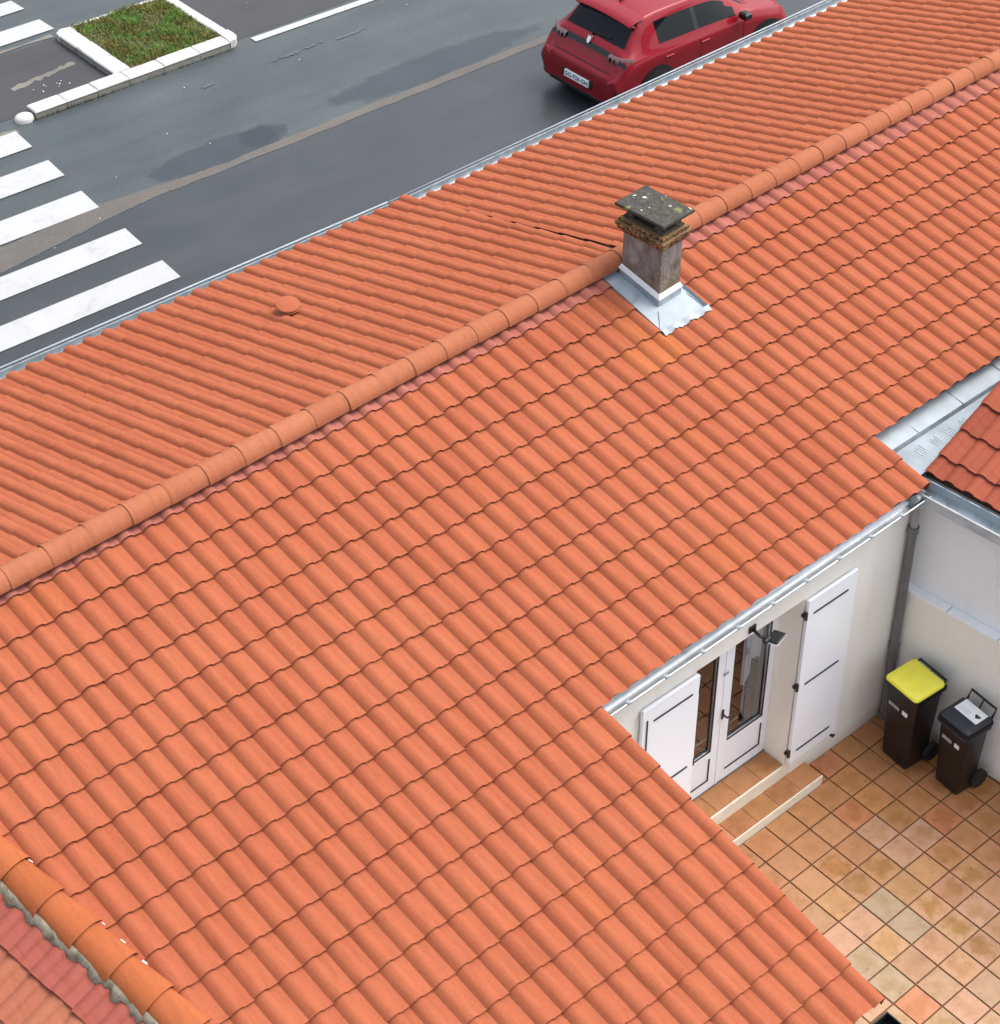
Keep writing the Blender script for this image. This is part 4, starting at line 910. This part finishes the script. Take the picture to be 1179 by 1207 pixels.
# ================================================================== BINS
def rrect(x0, x1, y0, y1, r, k=4):
    out = []
    for cx, cy, a0 in ((x1-r, y1-r, 0), (x0+r, y1-r, 90), (x0+r, y0+r, 180), (x1-r, y0+r, 270)):
        for i in range(k+1): t = R_(a0+90*i/k); out.append((cx+r*math.cos(t), cy+r*math.sin(t)))
    return out
def loft(rings, cap0=True, cap1=True):
    mb = MB(); n = len(rings[0]); mb.add([q for r in rings for q in r], [(i*n+j, i*n+(j+1) % n, (i+1)*n+(j+1) % n, (i+1)*n+j) for i in range(len(rings)-1) for j in range(n)])
    if cap0: mb.f.append(tuple(range(n))[::-1]); mb.m.append(0)
    if cap1: mb.f.append(tuple(range((len(rings)-1)*n, len(rings)*n))); mb.m.append(0)
    return mb
def bin_(loc, rz, w_, d_, h_, lidmat, label, handle_open, sticker=False):
    """front faces -x, handle and wheels at +x"""
    b = empty('wheeled_bin', loc, label, 'bin', 'wheeled bins by the wall'); b.location = Vector(loc)*S
    base = Vector(loc)
    def mk(mb, name, mat, **k):
        mb.xf(lambda q: (q[0]+base.x, q[1]+base.y, q[2]+base.z)); return mb.make(name, mat, b, **k)
    rr = []
    for z, fx, bx, hw, r in ((.02, -.34*d_, .30*d_, .38*w_, .12), (.10, -.36*d_, .34*d_, .40*w_, .14), (h_*.86, -.45*d_, .40*d_, .47*w_, .13), (h_*.87, -.47*d_, .42*d_, .485*w_, .13), (h_*.93, -.475*d_, .425*d_, .49*w_, .13), (h_*.935, -.52*d_, .50*d_, .525*w_, .12), (h_*.965, -.52*d_, .50*d_, .525*w_, .12)):
        rr.append([(x, y, z) for x, y in rrect(fx, bx, -hw, hw, r)])
    mk(loft(rr), 'bin_body', M['dark_plastic'], smooth=True, sharp=30)
    rr = []
    for z, g, r in ((h_*.967, .0, .14), (h_*.985, .005, .14), (h_*1.0, -.02, .13), (h_*1.005, -.055, .11)):
        rr.append([(x, y, z+(.05*(x/d_+.5))) for x, y in rrect(-.50*d_-g, .43*d_+g, -.505*w_-g, .505*w_+g, r)])
    rr.append([(x*.84, y*.84, z+.028) for x, y, z in rr[-1]])
    rr.append([(x*.96, y*.96, z+.004) for x, y, z in rr[-1]])
    mk(loft(rr), 'lid', lidmat, smooth=True, sharp=25)
    if lidmat is M['navy_plastic']:
        rr = [[(x, y, z) for x, y in rrect(-.55*d_, .46*d_, -.54*w_, .54*w_, .16)] for z in (h_*.90, h_*.93)]
        mk(loft(rr), 'lid_rim', lidmat, smooth=True, sharp=25)
    hz = h_*1.0
    up = .30 if handle_open else -.01; hx_ = .50*d_+(.10 if handle_open else .04)
    mb = MB(); mb.tube([(.44*d_, -.42*w_, hz-.05), (hx_, -.42*w_, hz+up), (hx_, .42*w_, hz+up), (.44*d_, .42*w_, hz-.05)], .045, 8)
    mb.tube([(.44*d_, 0, hz-.04), (hx_, 0, hz+up)], .03, 6); mk(mb, 'handle', M['dark_plastic'], smooth=True)
    for s_ in (-1, 1):
        mb = MB(); mb.tube([(.40*d_, s_*.36*w_, .33), (.40*d_, s_*.50*w_, .33)], .33, 20); mk(mb, 'wheel', M['rubber'], smooth=True, sharp=40)
    # light grey badge on the front: a wordmark band and a small square
    zc = h_*.72; xf = -.435*d_-.02
    mb = MB()
    xs_ = [-.28, -.215, -.15, -.085, -.02]
    for i, yy in enumerate(xs_):
        mb.box(xf-.012, xf+.012, -yy*w_-.028, -yy*w_+.026, zc-.085, zc+.06)
    mb.box(xf-.012, xf+.010, -.02*w_, .28*w_, zc-.055, zc-.02)
    mb.xf(lambda q: (q[0]-(q[2]-zc)*.06, q[1], q[2])); mk(mb, 'badge', M['print'])
    mb = MB(); mb.box(xf-.014, xf+.012, -.27*w_, -.12*w_, zc-.085, zc+.075); mb.xf(lambda q: (q[0]-(q[2]-zc)*.06, q[1], q[2])); mk(mb, 'badge', M['sticker'])
    if sticker:
        zt = h_*1.005+.055; mb = MB(); mb.box(-.10*d_, .36*d_, -.38*w_, .36*w_, zt, zt+.012); mb.xf(lambda q: (q[0], q[1], q[2]+.05*(q[0]/d_))); mk(mb, 'sticker', M['sticker'])
        hp = []
        for i in range(20):
            t = 2*math.pi*i/20; hxx = 16*math.sin(t)**3; hyy = 13*math.cos(t)-5*math.cos(2*t)-2*math.cos(3*t)-math.cos(4*t)
            hp.append((.12*d_+hyy*.0065, -.23*w_+hxx*.0065))
        mb = MB(); mb.prism(hp, zt+.014, zt+.024); mk(mb, 'heart_print', M['dark_print'])
        mb = MB()
        for i in range(4): mb.box(.0*d_+i*.10, .0*d_+i*.10+.02, -.05*w_, .30*w_, zt+.013, zt+.018)
        mk(mb, 'print_lines', M['print'])
    return b
b1 = bin_((2.66, -.90, 0), 0, 1.42, 1.42, 3.42, M['yellow'], 'dark wheeled bin with a bright yellow lid beside the downpipe', False)
b2 = bin_((2.98, -2.75, 0), 0, 1.26, 1.22, 3.02, M['navy_plastic'], 'dark wheeled bin with a navy lid carrying a white sticker with a heart', True, True)
for b_ in (b1, b2): b_.rotation_euler.z = R_(-5.5)

# ================================================================== CAR
def catmull(A, k):
    A = np.array(A, float); n = len(A); out = []
    for i in range(n-1):
        p0, p1, p2, p3 = A[max(i-1, 0)], A[i], A[i+1], A[min(i+2, n-1)]
        for j in range(k):
            t = j/k; out.append(.5*((2*p1)+(-p0+p2)*t+(2*p0-5*p1+4*p2-p3)*t*t+(-p0+3*p1-3*p2+p3)*t**3))
    out.append(A[-1]); return np.array(out)
# stations: x, top centre z, top edge z, top edge y, belt z, belt y, waist y, waist z, sill z, sill y
ST = [(0.00, .615, .605, .58, .560, .72, .770, .44, .24, .68),
      (0.025, .665, .655, .64, .610, .78, .825, .46, .22, .74),
      (0.07, .700, .690, .69, .650, .80, .850, .50, .20, .79),
      (0.13, .775, .765, .70, .715, .81, .860, .55, .19, .81),
      (0.19, .885, .870, .70, .790, .82, .866, .58, .19, .82),
      (0.25, .975, .955, .69, .850, .825, .868, .60, .19, .825),
      (0.36, 1.060, 1.035, .66, .900, .825, .868, .60, .19, .825),
      (0.52, 1.220, 1.190, .61, .925, .826, .868, .61, .19, .825),
      (0.68, 1.365, 1.330, .575, .940, .828, .868, .62, .19, .825),
      (0.92, 1.425, 1.380, .570, .945, .832, .870, .62, .19, .825),
      (1.30, 1.445, 1.395, .580, .940, .835, .870, .62, .19, .825),
      (1.85, 1.430, 1.380, .580, .930, .835, .870, .62, .19, .825),
      (2.25, 1.375, 1.325, .570, .920, .835, .870, .62, .19, .825),
      (2.57, 1.230, 1.185, .600, .910, .833, .868, .62, .19, .825),
      (2.88, 1.060, 1.025, .690, .895, .830, .866, .60, .19, .825),
      (3.08, .980, .945, .740, .875, .828, .864, .60, .19, .825),
      (3.40, .915, .880, .720, .815, .815, .862, .58, .19, .82),
      (3.70, .835, .800, .660, .735, .780, .835, .54, .20, .79),
      (3.90, .710, .690, .580, .620, .690, .760, .46, .22, .72),
      (3.98, .56, .55, .48, .50, .58, .640, .42, .26, .60)]
KS, KT = 26, 10
rowsP = []
for (x, zc, ze, ye, zb, yb, ym, zm, zs_, ys) in ST:
    rowsP.append([(x, 0, zc), (x, ye*.5, zc-.25*(zc-ze)), (x, ye*.86, ze+.30*(zc-ze)), (x, ye+.012, ze-.022), (x, yb-.03+(0 if ze > zb+.2 else 0), zb+.03), (x, ym, zb-.10 if zb-.10 > zm else (zb+zm)/2), (x, ym+.004, zm), (x, ys+.03, (zm+zs_)/2-.03), (x, ys, zs_), (x, ys*.6, zs_-.02), (x, 0, zs_-.02)])
rowsP = np.array(rowsP)
G = np.array([catmull(rowsP[i], KT) for i in range(len(rowsP))])       # stations x T x 3
G = np.array([catmull(G[:, j], KS) for j in range(G.shape[1])]).transpose(1, 0, 2)
NS, NT = G.shape[:2]
car = empty('parked_car', (7.24/S, 11.53/S, ZR), 'red metallic hatchback parked on the street beyond the roof edge', 'car')
CO = Vector((7.24, 11.53, ZR*S))
def region(i, j):
    x = (G[i, j, 0]+G[i+1, j, 0])/2; t = (j+.5)/KT; z = (G[i, j, 2]+G[i+1, j, 2])/2
    y = (G[i, j, 1]+G[i, j+1, 1])/2
    if 3.2 < t < 3.92 and .93 < x < 1.70: return 'side_window_rear'
    if 3.2 < t < 3.92 and 1.70 <= x <= 1.80: return 'door_pillar'
    if 3.2 < t < 3.92 and 1.80 < x < 2.46: return 'side_window_front'
    if 3.4 < t < 3.92 and 2.46 <= x < 2.62: return 'side_window_front'
    if t < 2.45 and .335+.02*(t/2.45)**4 < x < .69: return 'rear_window'
    if t < 2.7 and 2.27 < x < 2.90: return 'windscreen'
    if x < .10 and z < .50 and t > 4: return 'rear_bumper'
    if .185 < x < .235 and t < 4.1: return 'light_bar'
    if z < .30: return 'sill'
    return 'body'
reg = {}
for i in range(NS-1):
    for j in range(NT-1): reg.setdefault(region(i, j), []).append((i, j))
MATS = {'side_window_rear': 'car_glass', 'side_window_front': 'car_glass', 'rear_window': 'car_glass', 'windscreen': 'car_glass', 'door_pillar': 'car_black', 'rear_bumper': 'car_black', 'light_bar': 'car_black', 'sill': 'car_black', 'body': 'car'}
NM = {'side_window_rear': 'side_window', 'side_window_front': 'side_window'}
for k, cells in reg.items():
    for sides in (((1,), (-1,)) if k.startswith('side_window') else ((1, -1),)):
        idx = {}; V = []; F = []
        def vid(i, j, s_):
            q = (i, j, s_ if G[i, j, 1] > 1e-4 else 0)
            if q not in idx:
                idx[q] = len(V); p = G[i, j]; V.append(((CO.x+p[0]*.955)/S, (CO.y+s_*p[1])/S, (CO.z+p[2])/S))
            return idx[q]
        for i, j in cells:
            for s_ in sides:
                f_ = [vid(i, j, s_), vid(i+1, j, s_), vid(i+1, j+1, s_), vid(i, j+1, s_)]
                if s_ > 0: f_ = f_[::-1]
                if len(set(f_)) > 2: F.append(tuple(dict.fromkeys(f_)))
        if k in ('body',):
            for ii in (0, NS-1):
                ring = [vid(ii, j, 1) for j in range(NT)]+[vid(ii, j, -1) for j in range(NT-2, 0, -1)]; F.append(tuple(ring if ii else ring[::-1]))
        obj(NM.get(k, k), V, F, M[MATS[k]], car, smooth=True, sharp=60)
XS = .955
def cpt(x, y, z): return ((CO.x+x*.955)/S, (CO.y+y)/S, (CO.z+z)/S)
def cbx(name, x0, x1, y0, y1, z0, z1, mat, bev=.0, sub=None):
    mb = MB(); mb.box(x0, x1, y0, y1, z0, z1, bev=bev); mb.xf(lambda q: cpt(*q)); return mb.make(name, mat, car)
# spoiler lip over the rear window
mb = MB(); mb.grid([[(x, y, z+.035*(1-(y/.62)**2)) for y in np.linspace(-.60, .60, 15)] for x, z in ((.80, 1.385), (.62, 1.375), (.49, 1.345), (.47, 1.325), (.50, 1.305), (.66, 1.30))]); mb.xf(lambda q: cpt(*q)); mb.make('spoiler', M['car'], car, smooth=True, sharp=50)
mb = MB(); mb.grid([[(x, y, z+.035*(1-(y/.62)**2)) for y in np.linspace(-.59, .59, 15)] for x, z in ((.492, 1.310), (.53, 1.27), (.60, 1.235))]); mb.xf(lambda q: cpt(*q)); mb.make('spoiler_black_panel', M['car_black'], car, smooth=True)  # grey-black band of the spoiler above the rear window
for s_ in (-1, 1):
    P = []
    for i in range(8):
        a__ = i/7; y = .46+a__*.375; x = .19+.24*max(0, a__-.45)**1.4*1.5; P.append([(x+.035, s_*y, .945+.005*a__), (x-.012, s_*y, .925), (x-.035, s_*y, .855-.02*a__), (x-.015, s_*y, .82-.01*a__)])
    mb = MB(); mb.grid(P); mb.xf(lambda q: cpt(*q)); fix_normals(mb.make('taillight', M['taillight'], car, smooth=True))
    mb = MB()
    for i in range(3): yy = s_*(.52+.085*i); mb.box(.145+.012*i*i, .20+.02*i, yy-.012, yy+.012, .85, .915)
    mb.xf(lambda q: cpt(*q)); mb.make('lamp_claw', M['car_black'], car)
    for x in (.84, 3.28):
        mb = MB(); mb.tube([cpt(x, s_*.62, .315), cpt(x, s_*.872, .315)], .325/S, 28); mb.make('wheel_arch', M['rubber'], car, smooth=True, sharp=40) if False else None
        k = 26; ring = []
        V = []; F = []
        for jj, (rr_, yy) in enumerate(((.40, .845), (.41, .880), (.34, .884))):
            for t in range(k+1):
                a__ = math.pi*(-.12+1.24*t/k); V.append(cpt(x+rr_*math.cos(a__), s_*yy, .315+rr_*math.sin(a__)))
        for jj in range(2):
            for t in range(k): F.append((jj*(k+1)+t, jj*(k+1)+t+1, (jj+1)*(k+1)+t+1, (jj+1)*(k+1)+t))
        F.append(tuple(2*(k+1)+t for t in range(k+1))); fix_normals(obj('wheel_arch', V, F, M['car_black'], car))
        w_e = empty('wheel', (0, 0, 0)); w_e.parent = car; w_e.location = (x*XS, s_*.80, .315)
        lathe('tyre', [(.20, -.10), (.30, -.11), (.322, -.08), (.322, .08), (.30, .11), (.20, .10)], M['rubber'], w_e, Vector(cpt(x, s_*.800, .315)), Vector((0, s_, 0)), Vector((1/1, 0, 0)), Vector((0, 0, 1))) if False else None
        mbw = MB(); mbw.tube([cpt(x, s_*.70, .315), cpt(x, s_*.895, .315)], .322/S, 28); mbw.make('tyre', M['rubber'], w_e, smooth=True, sharp=40)
        mbw = MB()
        for t in range(5):
            a__ = 2*math.pi*t/5; c0 = (x+.03*math.cos(a__), .315+.03*math.sin(a__)); mbw.tube([cpt(c0[0], s_*.900, c0[1]), cpt(x+.20*math.cos(a__), s_*.897, .315+.20*math.sin(a__))], .022/S, 6)
        mbw.tube([cpt(x, s_*.893, .315), cpt(x, s_*.905, .315)], .05/S, 12); mbw.make('rim', M['alloy'], w_e)
    cbx('mirror', 2.60, 2.74, s_*.86 if s_ > 0 else -1.02, 1.02 if s_ > 0 else -.86, .93, 1.06, M['car_black'], .03)
    for hx_ in (1.08, 1.86): cbx('door_handle', hx_-.09, hx_+.09, min(s_*.872, s_*.895), max(s_*.872, s_*.895), .80, .825, M['car'], .008)
    for gx in (1.77, 2.74):
        mb = MB(); mb.tube([cpt(gx, s_*.8735, .86), cpt(gx, s_*.8755, .55), cpt(gx, s_*.862, .28)], .004/S, 4); mb.make('door_gap', M['rubber'], car)
# antenna, emblem, plate, wiper, boot crease, rear reflectors
mb = MB(); mb.add([cpt(1.02, -.012, 1.42), cpt(1.02, .012, 1.42), cpt(.84, .012, 1.40), cpt(.84, -.012, 1.40), cpt(.86, 0, 1.50)], [(0, 1, 4), (1, 2, 4), (2, 3, 4), (3, 0, 4)]); mb.make('antenna', M['car_black'], car)
em = [(-.030, .0), (-.036, .05), (-.012, .064), (.012, .05), (.034, .062), (.030, .03), (.034, .0), (.020, -.03), (0, -.044), (-.018, -.03)]
mb = MB(); n_ = len(em); mb.add([cpt(.25+z*.5, y, .975+z) for y, z in em]+[cpt(.21+z*.5, y, .985+z) for y, z in em], [tuple(range(n_)), tuple(range(n_, 2*n_))[::-1]]+[(i, (i+1) % n_, n_+(i+1) % n_, n_+i) for i in range(n_)]); fix_normals(mb.make('emblem', M['chrome'], car))
plz = .43
mb = MB(); mb.box(-.030, -.004, -.26, .26, plz-.055, plz+.055, bev=.004); mb.xf(lambda q: cpt(q[0]+(q[2]-plz)*.1, q[1], q[2])); mb.make('number_plate', M['sticker'], car)
def text(body, size, mat, parent, Mw, name='lettering'):
    c = bpy.data.curves.new(name, 'FONT'); c.body = body; c.size = size; c.extrude = .001; c.align_x = 'CENTER'; c.align_y = 'CENTER'; c.resolution_u = 2
    t = bpy.data.objects.new(name, c); link(t); dg = bpy.context.evaluated_depsgraph_get(); me_ = bpy.data.meshes.new_from_object(t.evaluated_get(dg)); bpy.data.objects.remove(t)
    me_.materials.clear(); me_.materials.append(mat); o_ = bpy.data.objects.new(name, me_); o_.parent = parent; o_.matrix_local = Matrix.Translation(-wloc(parent)) @ Mw; return link(o_)
pc = CO+Vector((-.034, 0, plz)); text('GG-726-GH', .098, M['dark_print'], car, Matrix.Translation(pc) @ Matrix(((0, 0, -1, 0), (-1, 0, 0, 0), (0, 1, 0, 0), (0, 0, 0, 1))))
mb = MB(); mb.tube([cpt(.34, .02, 1.065), cpt(.37, -.32, 1.09)], .010/S, 6); mb.tube([cpt(.32, .04, 1.05), cpt(.34, .02, 1.07)], .022/S, 8); mb.make('wiper', M['car_black'], car)
mb = MB(); mb.tube([cpt(.075, -.60, .715), cpt(.07, -.3, .715), cpt(.07, .3, .715), cpt(.075, .60, .715)], .006/S, 5); mb.make('boot_seam', M['car_black'], car)
cbx('plate_recess', -.003, .03, -.33, .33, .34, .50, M['car_black'], .01)
cbx('rear_diffuser', -.004, .08, -.60, .60, .20, .268, M['car_black'], .01)
cbx('seat_block', .9, 2.2, -.5, .5, .3, .85, M['car_black'], .02)  # plain black block inside the cabin at seat height
